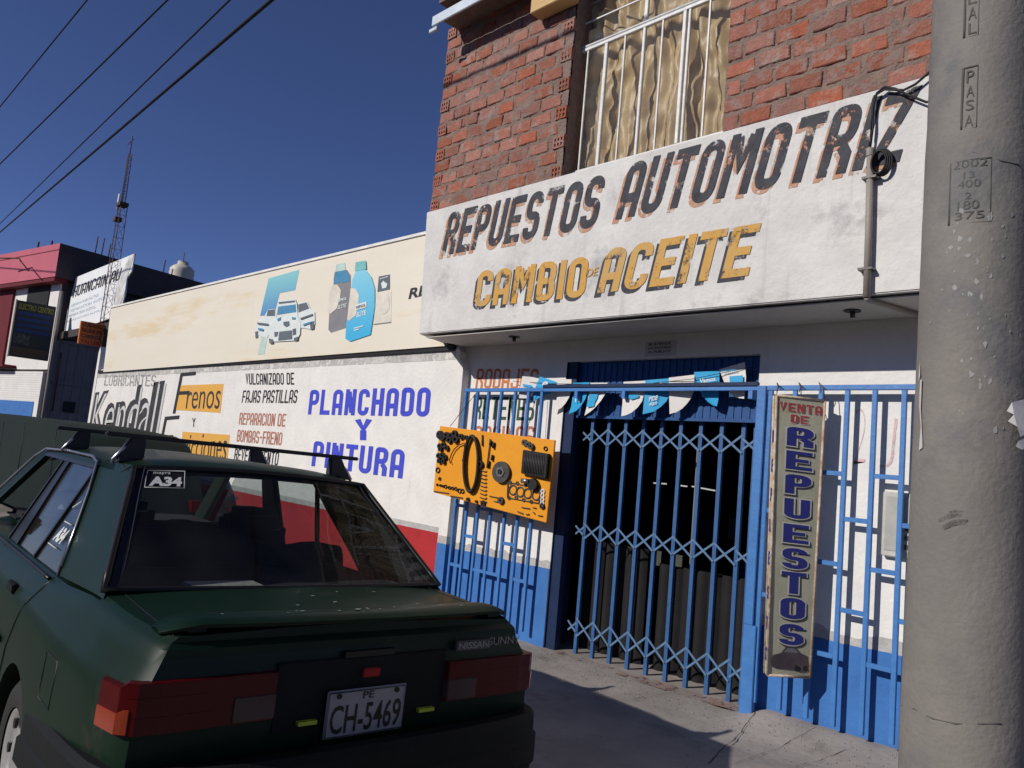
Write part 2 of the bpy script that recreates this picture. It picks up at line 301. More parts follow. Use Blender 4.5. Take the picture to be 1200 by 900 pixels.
# ------------------------------------------------------------------ ground
def gz(x, y):
    z = -.09
    if y > 4.9: z += .02*min(1, (y-4.9)/.7)
    if x > -2.95 and y > 5.1: z += (.07*min(1, (y-5.1)/.4))*min(1, (x+2.95)/.25)
    return z
def gfn(i, j):
    x = -9.5 + i*11; y = -.8 + j*7.2
    return (x, y, gz(x, y) + .006*nz(x, y, 0, 2.5))
pv = MB().grid(gfn, 170, 120).build('pavement', M['pave'], fixn=False); tag(pv, kind='structure')
pv2 = MB().add([(-60,-.8,-.09),(-9.5,-.8,-.09),(-9.5,6.4,-.09),(-60,6.4,-.09)], [(0,1,2,3)]).add([(1.5,-.8,-.09),(30,-.8,-.09),(30,6.4,-.09),(1.5,6.4,-.09)], [(0,1,2,3)])
tag(pv2.build('pavement', M['pave']), kind='structure')
tag(MB().box(-60, 30, -.95, -.8, -.4, -.088).build('kerb', M['kerb'], bevel=.01), kind='structure')
tag(MB().add([(-900,-900,-.24),(900,-900,-.24),(900,900,-.24),(-900,900,-.24)], [(0,1,2,3)]).build('ground', M['road']), kind='structure')
def crack(pts, w0=.012):
    mb = MB(); P = []
    for (a, b), (c, d) in zip(pts, pts[1:]):
        n = max(2, int(math.hypot(c-a, d-b)/.04))
        for k in range(n): P.append((a+(c-a)*k/n + .012*nz(a+k*.7, b, 3), b+(d-b)*k/n + .018*nz(a, b+k*.9, 7)))
    P.append(pts[-1]); v = []
    for i, (x, y) in enumerate(P):
        ww = w0*(.35+abs(nz(x, y, 5, 9))*1.6); v += [(x, y-ww/2, gz(x, y)+.0095), (x+ww*.3, y+ww/2, gz(x, y)+.0095)]
    mb.add(v, [(2*i, 2*i+1, 2*i+3, 2*i+2) for i in range(len(P)-1)]); mb.build('crack', M['crack'], pv, fixn=False)
crack([(-2.758,5.447),(-2.633,4.928),(-2.578,4.669),(-2.498,4.381)], .014)
crack([(-3.653,5.052),(-3.466,5.366),(-3.288,5.899)][:2], .01)
crack([(-3.534,4.884),(-3.511,5.144),(-3.459,5.379)], .012)
crack([(-2.026,5.378),(-2.122,5.081),(-2.17,4.823)], .02)
crack([(-2.409,4.528),(-2.391,4.93),(-2.356,5.283),(-2.32,5.469)], .012)
crack([(-4.764,5.299),(-4.727,5.523)], .01)
red_edge = [(-4.75,5.50),(-4.3,5.47),(-3.9,5.44),(-3.4,5.42),(-2.9,5.44),(-2.9,5.58),(-4.75,5.58)]
rv = [(x, y, gz(x, y)+.012) for x, y in red_edge]
MB().add(rv, [tuple(range(len(rv)))]).build('painted_threshold', M['redfloor'], pv)
# ------------------------------------------------------------------ shop building
shop = thing('shop_building', 'two storey auto parts shop with brick upper floor and white painted sign band', 'building')
fas = MB().add([(-6.505,4.9,2.885),(3,4.9,2.86),(3,4.9,4.24),(-6.595,4.9,4.24),(-6.8,5.6,2.885),(3,5.6,2.86),(3,5.6,4.24),(-6.8,5.6,4.24)],
    [(0,1,2,3),(4,7,6,5),(3,2,6,7),(0,3,7,4),(1,5,6,2)]).add([(-6.505,4.9,2.885),(3,4.9,2.86),(3,5.6,2.86),(-6.8,5.6,2.885)], [(0,3,2,1)]).build('sign_band', M['fascia'], shop, bevel=.008)
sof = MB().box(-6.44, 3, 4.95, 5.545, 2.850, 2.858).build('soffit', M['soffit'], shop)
MB().box(-6.8,-4.95,5.55,5.85,-.2,2.86).box(-2.93,3,5.55,5.85,-.2,2.86).box(-4.95,-2.93,5.55,5.85,2.64,2.86).build('ground_floor_wall', M['wall'], shop, fixn=False)
def wavy_band(x0, x1, z0, z1, Y, name, m, amp=.012):
    mb = MB(); n = int((x1-x0)/.04)+2; v = []
    for i in range(n+1):
        x = x0+(x1-x0)*i/n; v += [(x, Y, z0), (x, Y, z1 + amp*nz(x, z1, 2, 4)+.3*amp*nz(x, z1, 2, 20))]
    mb.add(v, [(2*i, 2*i+2, 2*i+3, 2*i+1) for i in range(n)]); return mb.build(name, m, shop, fixn=False)
wavy_band(-2.93, 3, .5, .665, 5.547, 'grey_band', M['greyband'], .03); wavy_band(-2.93, 3, -.2, .585, 5.544, 'blue_base', M['blue'], .006)
wavy_band(-6.8, -4.95, .6, .72, 5.547, 'grey_band', M['greyband'], .03); wavy_band(-6.8, -4.95, -.2, .648, 5.544, 'blue_base', M['blue'], .006)
MB().box(-4.95,-4.944,5.555,5.85,-.2,2.64).box(-4.944,-4.83,5.57,5.64,-.2,2.64).build('door_jamb', M['navy'], shop)
MB().box(-2.936,-2.93,5.56,5.85,-.2,2.64).build('door_jamb', M['wall'], shop)
# roller shutter housing above the door
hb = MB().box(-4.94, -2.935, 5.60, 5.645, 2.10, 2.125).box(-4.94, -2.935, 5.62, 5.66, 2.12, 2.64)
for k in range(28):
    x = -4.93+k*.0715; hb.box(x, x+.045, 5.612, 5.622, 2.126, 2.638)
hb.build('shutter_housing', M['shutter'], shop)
# dark room behind the gate
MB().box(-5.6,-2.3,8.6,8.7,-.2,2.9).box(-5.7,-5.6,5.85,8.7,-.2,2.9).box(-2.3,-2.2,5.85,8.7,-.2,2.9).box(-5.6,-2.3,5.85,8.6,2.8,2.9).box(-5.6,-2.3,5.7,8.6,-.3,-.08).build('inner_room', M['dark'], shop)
pl = MB()
for k in range(15):
    x = -4.86+k*.125
    if 5 < k < 7: continue
    pl.grid(lambda i, j, x=x: (x+i*.125, 5.93-.035*math.sin(i*math.pi), -.07+j*1.02*(1 if k < 6 else .9)), 6, 1)
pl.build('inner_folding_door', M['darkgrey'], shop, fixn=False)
for x, n in ((-3.87, 0), (-3.70, 1)):
    MB().box(x, x+.012, 5.96, 5.985, -.08, 2.1).build('door_leaf_edge', M['galv'], shop)
sh = MB()
for z in (.5, .95, 1.4, 1.85): sh.box(-5.5,-2.4,8.2,8.58,z,z+.03)
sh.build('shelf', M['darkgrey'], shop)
lampm = bpy.data.materials.new('tube_light'); lampm.use_nodes = True
lb = lampm.node_tree.nodes['Principled BSDF']; lb.inputs['Emission Color'].default_value = (1,.97,.9,1); lb.inputs['Emission Strength'].default_value = .5
for (a, b) in ([(-5.198,1.537),(-5.023,1.541)], [(-4.84,1.537),(-4.751,1.535)], [(-4.686,1.541),(-4.397,1.519)]):
    MB().tube([(a[0],7.5,a[1]),(b[0],7.5,b[1])], .008, 6).build('tube_lamp', lampm, shop)
for (px) in ([(-4.507,0.875),(-4.443,0.733)], [(-4.255,0.87),(-4.195,0.731)]):
    MB().box(px[0][0], px[1][0]+.02, 6.6, 6.62, px[1][1], px[0][1]).build('door_window', mat('dim_glass', (.07,.08,.065), bump=0), shop)
rnd = random.Random(3)
for k in range(16):
    x = -5.3+k*.18; z = rnd.choice((.53,.98,1.43,1.88)); c = rnd.choice(((.2,.03,.02),(.03,.06,.2),(.25,.2,.05),(.2,.2,.2)))
    MB().box(x, x+rnd.uniform(.1,.16), 8.15, 8.4, z, z+rnd.uniform(.12,.3)).build('stock_box', mat('stock_box_paint', c, bump=0), shop)
# pier at the left end, broken top
pier = MB().prism([(-6.515,-.2),(-6.365,-.2),(-6.365,2.22),(-6.372,2.58),(-6.40,2.66),(-6.45,2.72),(-6.455,2.79),(-6.49,2.83),(-6.515,2.845)], (0,5.447,0), (1,0,0), (0,0,1), .12).build('pier', M['wall'], shop)
MB().box(-6.513,-6.362,5.443,5.56,.66,.772).build('grey_band', M['greyband'], shop)
MB().box(-6.513,-6.360,5.440,5.56,-.2,.69).build('blue_base', M['blue'], shop)
# upper floor: mortar walls with bricks
bm_var = []
def brick_mesh(L, h, name):
    mb = MB().box(-L/2, L/2, -.0, .10, -h/2, h/2); me = mb.mesh(name)
    bm = bmesh.new(); bm.from_mesh(me)
    for v in bm.verts:
        v.co += Vector((rnd.uniform(-.006,.006), rnd.uniform(-.002,.002), rnd.uniform(-.005,.005)))
    bmesh.ops.bevel(bm, geom=[e for e in bm.edges if e.calc_face_angle(0) > .6 and max(v.co.y for v in e.verts) < .05], offset=.007, segments=1, affect='EDGES')
    bm.to_mesh(me); bm.free(); me.materials.append(M['brick']); return me
LONG = [brick_mesh(.238, .112, 'brick_long') for _ in range(7)]
HALF = [brick_mesh(.125, .112, 'brick_half') for _ in range(3)]
hm = MB(); W, Hh = .135, .118
for i in range(4): hm.box(-W/2+i*(W-.018)/3, -W/2+i*(W-.018)/3+.018, 0, .06, -Hh/2, Hh/2)
for j in range(3): hm.box(-W/2+.001, W/2-.001, .0015, .06, -Hh/2+.001+j*(Hh-.024)/2, -Hh/2+.001+j*(Hh-.024)/2+.020)
hm.box(-W/2+.002, W/2-.002, .05, .1, -Hh/2+.002, Hh/2-.002)
HOLE = hm.mesh('brick_hollow'); HOLE.materials.append(M['brick'])
def brick_panel(x0, x1, z0, z1, headers, stepped=False):
    nu, nv = int((x1-x0)/.022), int((z1-z0)/.022)
    def fn(i, j):
        x, z = x0+(x1-x0)*i, z0+(z1-z0)*j
        return (x, 4.934 - .011*nz(x, z, 1, 7) - .005*nz(x, z, 9, 30), z)
    mb = MB().grid(fn, nu, nv); mb.box(x0, x1, 4.955, 5.3, z0, z1)
    wl = mb.build('upper_wall', M['mortar'], shop, fixn=False)
    row = 0; z = z0+.062
    while z < z1-.04:
        x = x0 + (0 if not headers or row % 2 == 0 else 0); first = True
        seq = []
        if row % 2 == 0: seq.append(('hole' if headers else 'half'))
        cur = x0 + (.145 if row % 2 == 0 else 0)
        if row % 2 == 0: seq = [('hole' if headers else 'half', x0+.07)]
        else: seq = []
        while cur + .24 < x1 + .02:
            seq.append(('long', cur+.122)); cur += .262+rnd.uniform(-.006, .008)
        if x1-cur > .10: seq.append(('hole' if headers else 'half', x1-.068))
        for kind, cx in seq:
            me = {'long': rnd.choice(LONG), 'half': rnd.choice(HALF), 'hole': HOLE}[kind]
            o = bpy.data.objects.new('brick', me); COL.objects.link(o); o.parent = wl
            o.location = (cx, 4.926+rnd.uniform(-.004, .005) - (.006 if kind == 'hole' else 0), z+rnd.uniform(-.006, .006)); o.rotation_euler = (0, R(rnd.uniform(-1.3, 1.3)), 0)
        row += 1; z += .1415
    return wl
brick_panel(-6.57, -4.66, 4.245, 6.36, True)
brick_panel(-3.02, .6, 4.245, 6.0, False)
MB().box(-4.66,-3.02,5.25,5.3,4.24,4.30).box(-4.66,-3.02,4.95,5.3,4.235,4.262).box(-4.66,-3.02,4.95,5.3,6.30,6.4).build('window_reveal', M['mortar'], shop)
MB().box(-5.10,-4.62,4.76,4.92,5.91,6.07).build('lintel_plank', M['wood'], shop, bevel=.006)
MB().box(-6.57,3,5.3,9,4.24,6.5).build('rear_wall', M['mortar'], shop)
MB().box(-6.36,-4.6,4.6,9.2,6.42,6.50).box(-4.6,3,4.94,9.2,6.42,6.50).box(-6.34,-4.6,4.75,4.95,6.36,6.42).build('roof_slab', M['mortar'], shop)
MB().box(-6.42,-4.58,4.575,4.6,6.17,6.28).box(-6.45,-6.32,4.57,4.60,6.10,6.14).build('eave_board', M['eave'], shop, bevel=.004)
MB().box(-6.40,-4.6,4.6,4.93,6.285,6.30).build('eave_soffit', M['mortar'], shop)
# window
win = MB(); WY = 5.08
def fr(x0, x1, z0, z1, d=.03): win.box(x0, x1, WY-d/2, WY+d/2, z0, z1)
fr(-4.80,-2.98,5.505,5.535,.034); fr(-4.80,-2.98,5.545,5.565,.03); fr(-4.80,-2.98,4.30,4.335); fr(-4.80,-2.98,6.2,6.24)
MB.box
fr(-4.80,-4.77,4.335,5.504); fr(-4.80,-4.77,5.566,6.2); fr(-4.386,-4.352,4.335,5.504); fr(-3.958,-3.932,4.335,5.504); fr(-3.545,-3.515,4.335,5.504,.036); fr(-3.495,-3.475,4.335,5.504,.026); fr(-3.96,-3.925,5.566,6.2); fr(-3.01,-2.98,4.335,6.2)
wf = win.build('window_frame', M['whitem'], shop, bevel=.003)
for x in (-4.586,-4.155,-3.752,-3.293):
    MB().box(x-.007,x+.007,WY-.012,WY+.004,4.335,5.504).build('window_bar', M['whitem'], wf)
MB().bar((-4.77,WY,5.80),(-3.96,WY,5.80),.012,.012).build('window_bar', M['whitem'], wf)
for a, b in ((-4.77,-4.386),(-4.352,-3.958),(-3.932,-3.545),(-3.475,-3.01)):
    MB().add([(a,WY+.006,4.335),(b,WY+.006,4.335),(b,WY+.006,5.504),(a,WY+.006,5.504)],[(0,1,2,3)]).build('pane', M['pane'], wf)
for a, b in ((-4.77,-3.96),(-3.925,-3.01)):
    MB().add([(a,WY+.006,5.566),(b,WY+.006,5.566),(b,WY+.006,6.2),(a,WY+.006,6.2)],[(0,1,2,3)]).build('pane', M['pane'], wf)
def cfn(i, j):
    x = -4.85+1.95*i; z = 4.28+2.0*j
    a = (.6+.4*nz(x, 0, 4, 1.5))*.05
    return (x + .03*math.sin(z*5+x*3), 5.20 + a*math.sin(x*12+1.6*math.sin(z*1.3+x*2)+nz(x, z*.5, 0, 1.4)*5) + .018*math.sin(x*41+z*2.3) + .015*nz(x, z, 2, 7), z)
MB().grid(cfn, 130, 60).build('curtain', M['curtain'], shop, fixn=False)
# lettering painted on the sign band
Y = 4.9
textY('REPUESTOS', [(-6.3,3.674),(-4.2,3.651),(-6.216,4.134)], Y, M['terra'], shop, block=.33, bold=.02, lift=.003)
textY('AUTOMOTRIZ', [(-4,3.679),(-1.729,3.686),(-3.884,4.154)], Y, M['terra'], shop, block=.33, bold=.02, lift=.003)
textY('REPUESTOS', [(-6.262,3.706),(-4.176,3.685),(-6.179,4.165)], Y, M['blackworn'], shop, block=.33, bold=.02, lift=.006)
textY('AUTOMOTRIZ', [(-3.967,3.71),(-1.709,3.715),(-3.852,4.184)], Y, M['blackworn'], shop, block=.33, bold=.02, lift=.006)
textY('CAMBIO', [(-5.685,3.074),(-4.261,3.049),(-5.66,3.434)], Y, M['blackworn'], shop, block=.33, bold=.02, lift=.003)
textY('ACEITE', [(-4.131,3.059),(-2.746,3.063),(-4.049,3.442)], Y, M['blackworn'], shop, block=.33, bold=.02, lift=.003)
textY('CAMBIO', [(-5.651,3.105),(-4.236,3.077),(-5.627,3.465)], Y, M['ochre'], shop, block=.33, bold=.02, lift=.006)
textY('DE', [(-4.235,3.249),(-4.113,3.25),(-4.223,3.322)], Y, M['ochre'], shop, bold=.02, lift=.006)
textY('ACEITE', [(-4.097,3.093),(-2.715,3.091),(-4.016,3.474)], Y, M['ochre'], shop, block=.33, bold=.02, lift=.006)
Y = 5.55
textY('RODAJES', [(-6.256,2.389),(-5.327,2.366),(-6.245,2.606)], Y, M['orangered'], shop, block=True, bold=.02, lift=.003)
textY('RETENES', [(-6.235,2.052),(-5.337,2.055),(-6.229,2.295)], Y, M['green'], shop, block=True, bold=.03, lift=.003)
textY('BOCINAS', [(-6.194,1.767),(-5.305,1.791),(-6.197,1.979)], Y, M['brownred'], shop, block=True, bold=.03, lift=.003)
textY('2', [(-2.176,1.821),(-2.094,1.82),(-2.176,2.221)], Y, mat('pink_graffiti', (.72,.48,.48), bump=0, wear=.7, wt=.5), shop, bold=-.03, lift=.003)
textY('J', [(-2.002,1.808),(-1.913,1.808),(-1.982,2.152)], Y, mat('pink_graffiti', (.72,.5,.5), bump=0, wear=.7, wt=.5), shop, bold=-.03, lift=.003)
nt_ = [(-4.032,2.658),(-3.712,2.661),(-4.034,2.789)]
MB().box(nt_[0][0], nt_[1][0], 5.543, 5.549, nt_[0][1], nt_[2][1]).build('notice_plate', mat('notice_paper', (.6,.58,.56), bump=0), shop)
for k, s in enumerate(('SE ATIENDE', 'LAS 24 HORAS', 'AL PUBLICO')):
    z = nt_[2][1]-.035-k*.034; textY(s, [(nt_[0][0]+.03, z), (nt_[1][0]-.05, z+.001), (nt_[0][0]+.03, z+.022)], 5.543, M['black'], shop, lift=.002)
mt = thing('utility_meter', 'pale metal utility meter box on the wall behind the right railing', 'meter box')
MB().box(-1.95,-1.70,5.50,5.549,1.22,1.65).build('case', mat('meter_case', (.55,.54,.50), bump=.1), mt, bevel=.006)
MB().box(-1.93,-1.72,5.495,5.5005,1.26,1.62).build('door', mat('meter_door', (.45,.45,.42), bump=.1), mt, bevel=.002)
for k in range(3): MB().box(-1.80,-1.76,5.49,5.4955,1.40-.06*k,1.43-.06*k).build('vent', M['black'], mt)
for i, (x, yy) in enumerate(((-5.36, 5.2), (-2.09, 5.2))):
    lp = thing('ceiling_lamp_socket', ('empty lamp socket under the canopy near the parts board', 'dark lamp socket under the canopy beside the conduit')[i], 'lamp socket')
    MB().fan((x, yy, 2.846), .055, .012, (0,0,1), 16).build('rosette', M['iron'], lp)
    MB().tube([(x, yy, 2.84), (x+.004, yy, 2.80)], .018, 8).build('socket', M['iron'], lp)
# conduit and cables on the sign band
cd = thing('conduit', 'grey service conduit with cable coil fixed to the white sign band', 'conduit')
MB().tube([(-1.885,4.86,3.80),(-1.875,4.86,3.3),(-1.87,4.86,2.845)], .022, 12).build('pipe', M['pvc'], cd)
MB().tube([(-1.87,4.86,2.845),(-1.87,4.87,2.835),(-1.86,4.9,2.83),(-1.70,5.5,2.828)], .016, 10).build('elbow', M['pvc'], cd)
for z in (3.62, 3.02): MB().box(-1.925,-1.835,4.835,4.90,z,z+.016).build('clamp', M['iron'], cd)
MB().fan((-1.886,4.86,3.80), .026, .05, (0,0,1), 14).build('pipe_cap', M['pvc'], cd)
cl = [(-1.87+.0, 4.845-.006*math.sin(t*.9), 3.72) for t in range(1)]
for k in range(4):
    pts = [(-1.825+.045*math.cos(a)*(1+.08*k)+.006*k, 4.84+.008*k, 3.715+.075*math.sin(a)*(1+.05*k)) for a in [2*math.pi*i/18 for i in range(18)]]
    MB().tube(pts, .007, 6, close=True).build('cable_coil', M['cable'], cd)
cA = [(-1.892,3.79),(-1.877,3.959),(-1.883,4.104),(-1.86,4.196),(-1.814,4.223),(-1.751,4.192),(-1.677,4.131),(-1.561,4.047)]; cB = [(-1.886,3.903),(-1.876,4.178),(-1.813,4.206),(-1.699,4.166),(-1.629,4.184),(-1.562,4.23)]
def sagline(a, b, s, n=14): return [Vector(a).lerp(Vector(b), i/n) - Vector((0,0,s*4*(i/n)*(1-i/n))) for i in range(n+1)]
for c, e in ((cA, (3.0,3.0,3.4)), (cB, (3.0,2.4,5.9))):
    p = [(x, 4.86, z) for x, z in c]; MB().tube(p + sagline(p[-1], e, .1)[1:], .008, 6).build('cable', M['cable'], cd)
# ------------------------------------------------------------------ folding gate
gt = thing('folding_gate', 'blue scissor folding gate closed across the dark shop doorway', 'gate')
GY = 5.67; gx = [-4.66+.1955*k for k in range(9)]
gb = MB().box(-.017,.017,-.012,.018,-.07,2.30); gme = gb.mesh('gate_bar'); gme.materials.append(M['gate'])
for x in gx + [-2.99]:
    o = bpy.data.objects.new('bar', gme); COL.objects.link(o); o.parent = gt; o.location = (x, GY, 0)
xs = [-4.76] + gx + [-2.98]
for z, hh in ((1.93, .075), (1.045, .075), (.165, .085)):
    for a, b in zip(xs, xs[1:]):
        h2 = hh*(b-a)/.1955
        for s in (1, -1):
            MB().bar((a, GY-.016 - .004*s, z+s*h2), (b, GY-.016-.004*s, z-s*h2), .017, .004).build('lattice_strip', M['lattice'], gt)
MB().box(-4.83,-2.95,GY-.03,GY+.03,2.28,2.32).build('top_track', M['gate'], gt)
# ------------------------------------------------------------------ railing fences
FY = 5.45
def fence(name, label, xs, rows, x0, x1, zb):
    t = thing(name, label, 'railing')
    MB().box(x0, x1, FY-.018, FY+.018, 2.335, 2.372).build('top_rail', M['fence'], t, bevel=.003)
    for x in xs: MB().box(x-.016, x+.016, FY-.014, FY+.014, zb, 2.334).build('bar', M['fence'], t, bevel=.002)
    for i, zs in rows:
        for z in zs: MB().box(xs[i]+.0165, xs[i+1]-.0165, FY-.011, FY+.011, z-.016, z+.016).build('crossbar', M['fence'], t, bevel=.002)
    return t
za = (.50, 1.12, 1.745); zb_ = (.82, 1.435)
f1 = fence('railing_fence', 'blue railing panel behind the orange parts board', [-6.28,-6.095,-5.92,-5.725,-5.52,-5.335,-5.15], [(0,za),(1,zb_),(2,za),(3,za),(4,zb_),(5,za)], -6.30, -5.13, .04)
f2 = fence('railing_fence', 'blue railing panel between the hanging banner and the concrete pole', [-2.77,-2.58,-2.385,-2.197,-2.01,-1.82,-1.63,-1.44], [(0,zb_),(1,zb_),(2,za),(3,zb_),(4,za),(5,zb_),(6,za)], -2.80, -1.2, .045)
MB().box(-2.872,-2.772,FY-.03,FY+.02,-.1,.585).build('gate_post', M['fence'], f2, bevel=.004)
MB().box(-2.872,-2.80,FY-.03,FY+.02,.586,2.37).build('gate_post', M['fence'], f2, bevel=.004)
bar_ = thing('header_rail', 'long blue rail crossing above the gate between the two railings', 'rail')
MB().box(-5.128,-2.874,FY-.03,FY+.012,2.37,2.40).build('upper_bar', M['navy'], bar_, bevel=.002)
MB().box(-5.128,-2.874,FY-.018,FY+.018,2.335,2.368).build('lower_bar', M['fence'], bar_, bevel=.002)
for x in (-4.72,-4.17,-2.95): MB().box(x,x+.035,FY-.02,FY+.1,2.27,2.334).build('bracket', M['fence'], bar_)
# ------------------------------------------------------------------ workshop wall on the left
wsw = thing('workshop_wall', 'long white painted wall with repair lettering and a red base', 'wall')
MB().box(-19.15,-6.517,5.45,5.65,-.2,2.80).box(-19.15,-6.517,5.50,5.65,2.80,2.9).build('wall', M['wall'], wsw)
wavy_band(-19.15,-6.517,2.70,2.815,5.446,'worn_top_edge', mat('flaked_plaster', (.60,.585,.56), (.42,.41,.39), scale=5, bump=.6, wear=.9, wscale=6, wt=.5), .03).parent = wsw
MB().prism([(-19.32,-.2),(-19.151,-.2),(-19.06,2.8),(-19.06,3.3),(-19.12,3.42),(-19.20,3.3)], (0,5.44,0), (1,0,0), (0,0,1), .25).build('end_column', M['wall'], wsw)
rp = [(-10.811,0.808),(-6.706,0.792),(-12.603,0.812)]
def redz(x): return rp[0][1] + (x-rp[0][0])*(rp[1][1]-rp[0][1])/(rp[1][0]-rp[0][0])
polyY([(-19.15,-.2),(-6.517,-.2),(-6.517,redz(-6.517)),(-19.15,redz(-19.15))], 5.446, M['red'], wsw, 'red_base', .002)
polyY([(-19.15,redz(-19.15)),(-6.517,redz(-6.517)),(-6.517,redz(-6.517)+.06),(-19.15,redz(-19.15)+.10)], 5.447, M['greyband'], wsw, 'grey_band', .002)
Y = 5.45
K = dict(lift=.004)
textY('LUBRICANTES', [(-18.498,2.514),(-15.421,2.469),(-18.514,2.744)], Y, M['greylet'], wsw, block=True, bold=.02, **K)
textY('Kendall', [(-19.107,1.351),(-15.043,1.572),(-19.027,2.362)], Y, M['black'], wsw, bold=.05, **K)
textY('Kendall', [(-18.967,1.318),(-14.946,1.544),(-18.879,2.304)], Y, mat('pale_lettering', (.62,.61,.60), bump=0), wsw, bold=-.01, lift=.008)
polyY([(-14.244,2.03),(-14.268,2.481),(-12.387,2.49),(-12.365,2.009)], 5.446, M['yellow'], wsw, 'yellow_panel', .003)
polyY([(-13.72,0.938),(-13.804,1.649),(-11.912,1.662),(-11.867,1.07)], 5.446, M['yellow'], wsw, 'yellow_panel', .003)
textY('F', [(-14.362,1.963),(-13.678,1.975),(-14.248,2.71)], Y, M['blackth'], wsw, block=.17, lift=.008)
textY('renos', [(-13.799,2.055),(-12.425,2.073),(-13.807,2.361)], Y, M['black'], wsw, bold=-.005, lift=.008)
textY('F', [(-14.835,1.123),(-14.163,1.162),(-14.705,1.897)], Y, M['blackth'], wsw, block=.17, lift=.008)
textY('Y', [(-13.424,1.746),(-13.282,1.75),(-13.46,1.9)], Y, M['blackth'], wsw, bold=0, lift=.008)
textY('ricciones', [(-13.595,1.149),(-11.939,1.249),(-13.63,1.599)], Y, M['black'], wsw, bold=-.005, lift=.008)
textY('VULCANIZADO DE', [(-11.577,2.465),(-10.04,2.45),(-11.628,2.647)], Y, M['blackth'], wsw, block=True, bold=.025, **K)
textY('FAJAS PASTILLAS', [(-11.637,2.18),(-9.916,2.186),(-11.63,2.377)], Y, M['blackth'], wsw, block=True, bold=.025, **K)
textY('REPARACION DE', [(-11.644,1.835),(-10.164,1.844),(-11.647,2.024)], Y, M['brownred'], wsw, block=True, bold=.02, **K)
textY('BOMBAS-FRENO', [(-11.642,1.565),(-10.202,1.572),(-11.646,1.756)], Y, M['brownred'], wsw, block=True, bold=.02, **K)
textY('REVESTIMIENTO', [(-11.655,1.263),(-10.236,1.276),(-11.652,1.464)], Y, M['blackth'], wsw, block=True, bold=.025, **K)
textY('PLANCHADO', [(-9.562,2.032),(-6.887,2.053),(-9.571,2.374)], Y, M['royal'], wsw, block=.345, **K)
textY('Y', [(-8.34,1.728),(-7.957,1.74),(-8.386,1.994)], Y, M['royal'], wsw, block=.345, **K)
textY('PINTURA', [(-9.311,1.336),(-7.26,1.322),(-9.311,1.677)], Y, M['royal'], wsw, block=.345, **K)
lz = [(-11.848,0.673),(-11.607,0.788),(-11.319,0.709),(-11.555,0.608)]
polyY(lz, 5.44, M['black'], wsw, 'painted_emblem', .002)
# ------------------------------------------------------------------ billboard above it
bb = thing('billboard', 'long cream billboard with faded oil bottles and rally cars above the white wall', 'billboard')
bc = [(-18.526,2.813),(-6.673,2.852),(-7.206,4.233),(-18.649,4.275)]
polyY(bc, 5.40, M['cream'], bb, 'panel', .09)
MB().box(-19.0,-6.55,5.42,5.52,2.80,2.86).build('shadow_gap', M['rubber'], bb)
e0, e1 = bc[3], bc[2]
MB().bar((e0[0],5.395,e0[1]+.012),(e1[0],5.395,e1[1]+.012),.035,.03).build('top_edge', mat('bleached_edge', (.8,.78,.74), bump=.05), bb)
def grad(name, c1, c2, z0, z1):
    m = mat(name, c1, c1, bump=0, rough=.6); t = m.node_tree; N = t.nodes; L = t.links
    g = N.new('ShaderNodeNewGeometry'); s = N.new('ShaderNodeSeparateXYZ'); L.new(g.outputs['Position'], s.inputs[0])
    mr = N.new('ShaderNodeMapRange'); mr.inputs[1].default_value = z0; mr.inputs[2].default_value = z1; L.new(s.outputs[2], mr.inputs[0])
    mx = N.new('ShaderNodeMixRGB'); mx.inputs[1].default_value = (*c1,1); mx.inputs[2].default_value = (*c2,1); L.new(mr.outputs[0], mx.inputs[0])
    L.new(mx.outputs[0], N['Principled BSDF'].inputs['Base Color']); return m
gblue = grad('print_blue_to_teal', (.07,.20,.48), (.22,.52,.55), 3.45, 4.1)
tealp = mat('print_pale_teal', (.50,.66,.60), bump=0); pw = mat('print_white', (.70,.74,.71), (.6,.66,.65), scale=12, bump=0)
pd = mat('print_dark', (.13,.16,.18), (.10,.12,.15), bump=0); pg = mat('print_grey', (.24,.23,.24), (.20,.20,.22), bump=0); pb = mat('print_blue', (.08,.27,.45), bump=0)
pcy = grad('print_cyan_bottle', (.05,.40,.66), (.24,.58,.70), 3.1, 4.0); pcr = mat('print_cream', (.72,.68,.58), bump=0); pgr = mat('print_light_grey', (.55,.54,.48), (.68,.64,.55), scale=9, bump=0)
nl = [0]
def pr(pts, m, name, k): return polyY(pts, 5.397-.003*k, m, bb, name, .002)
pr([(-11.147,4.124),(-10.208,4.153),(-10.26,3.851),(-10.724,3.85),(-10.825,3.51),(-11.276,3.544)], gblue, 'printed_stripe', 0)
pr([(-11.148,3.212),(-10.945,3.195),(-10.973,2.925),(-11.183,2.92)], tealp, 'printed_stripe', 0)
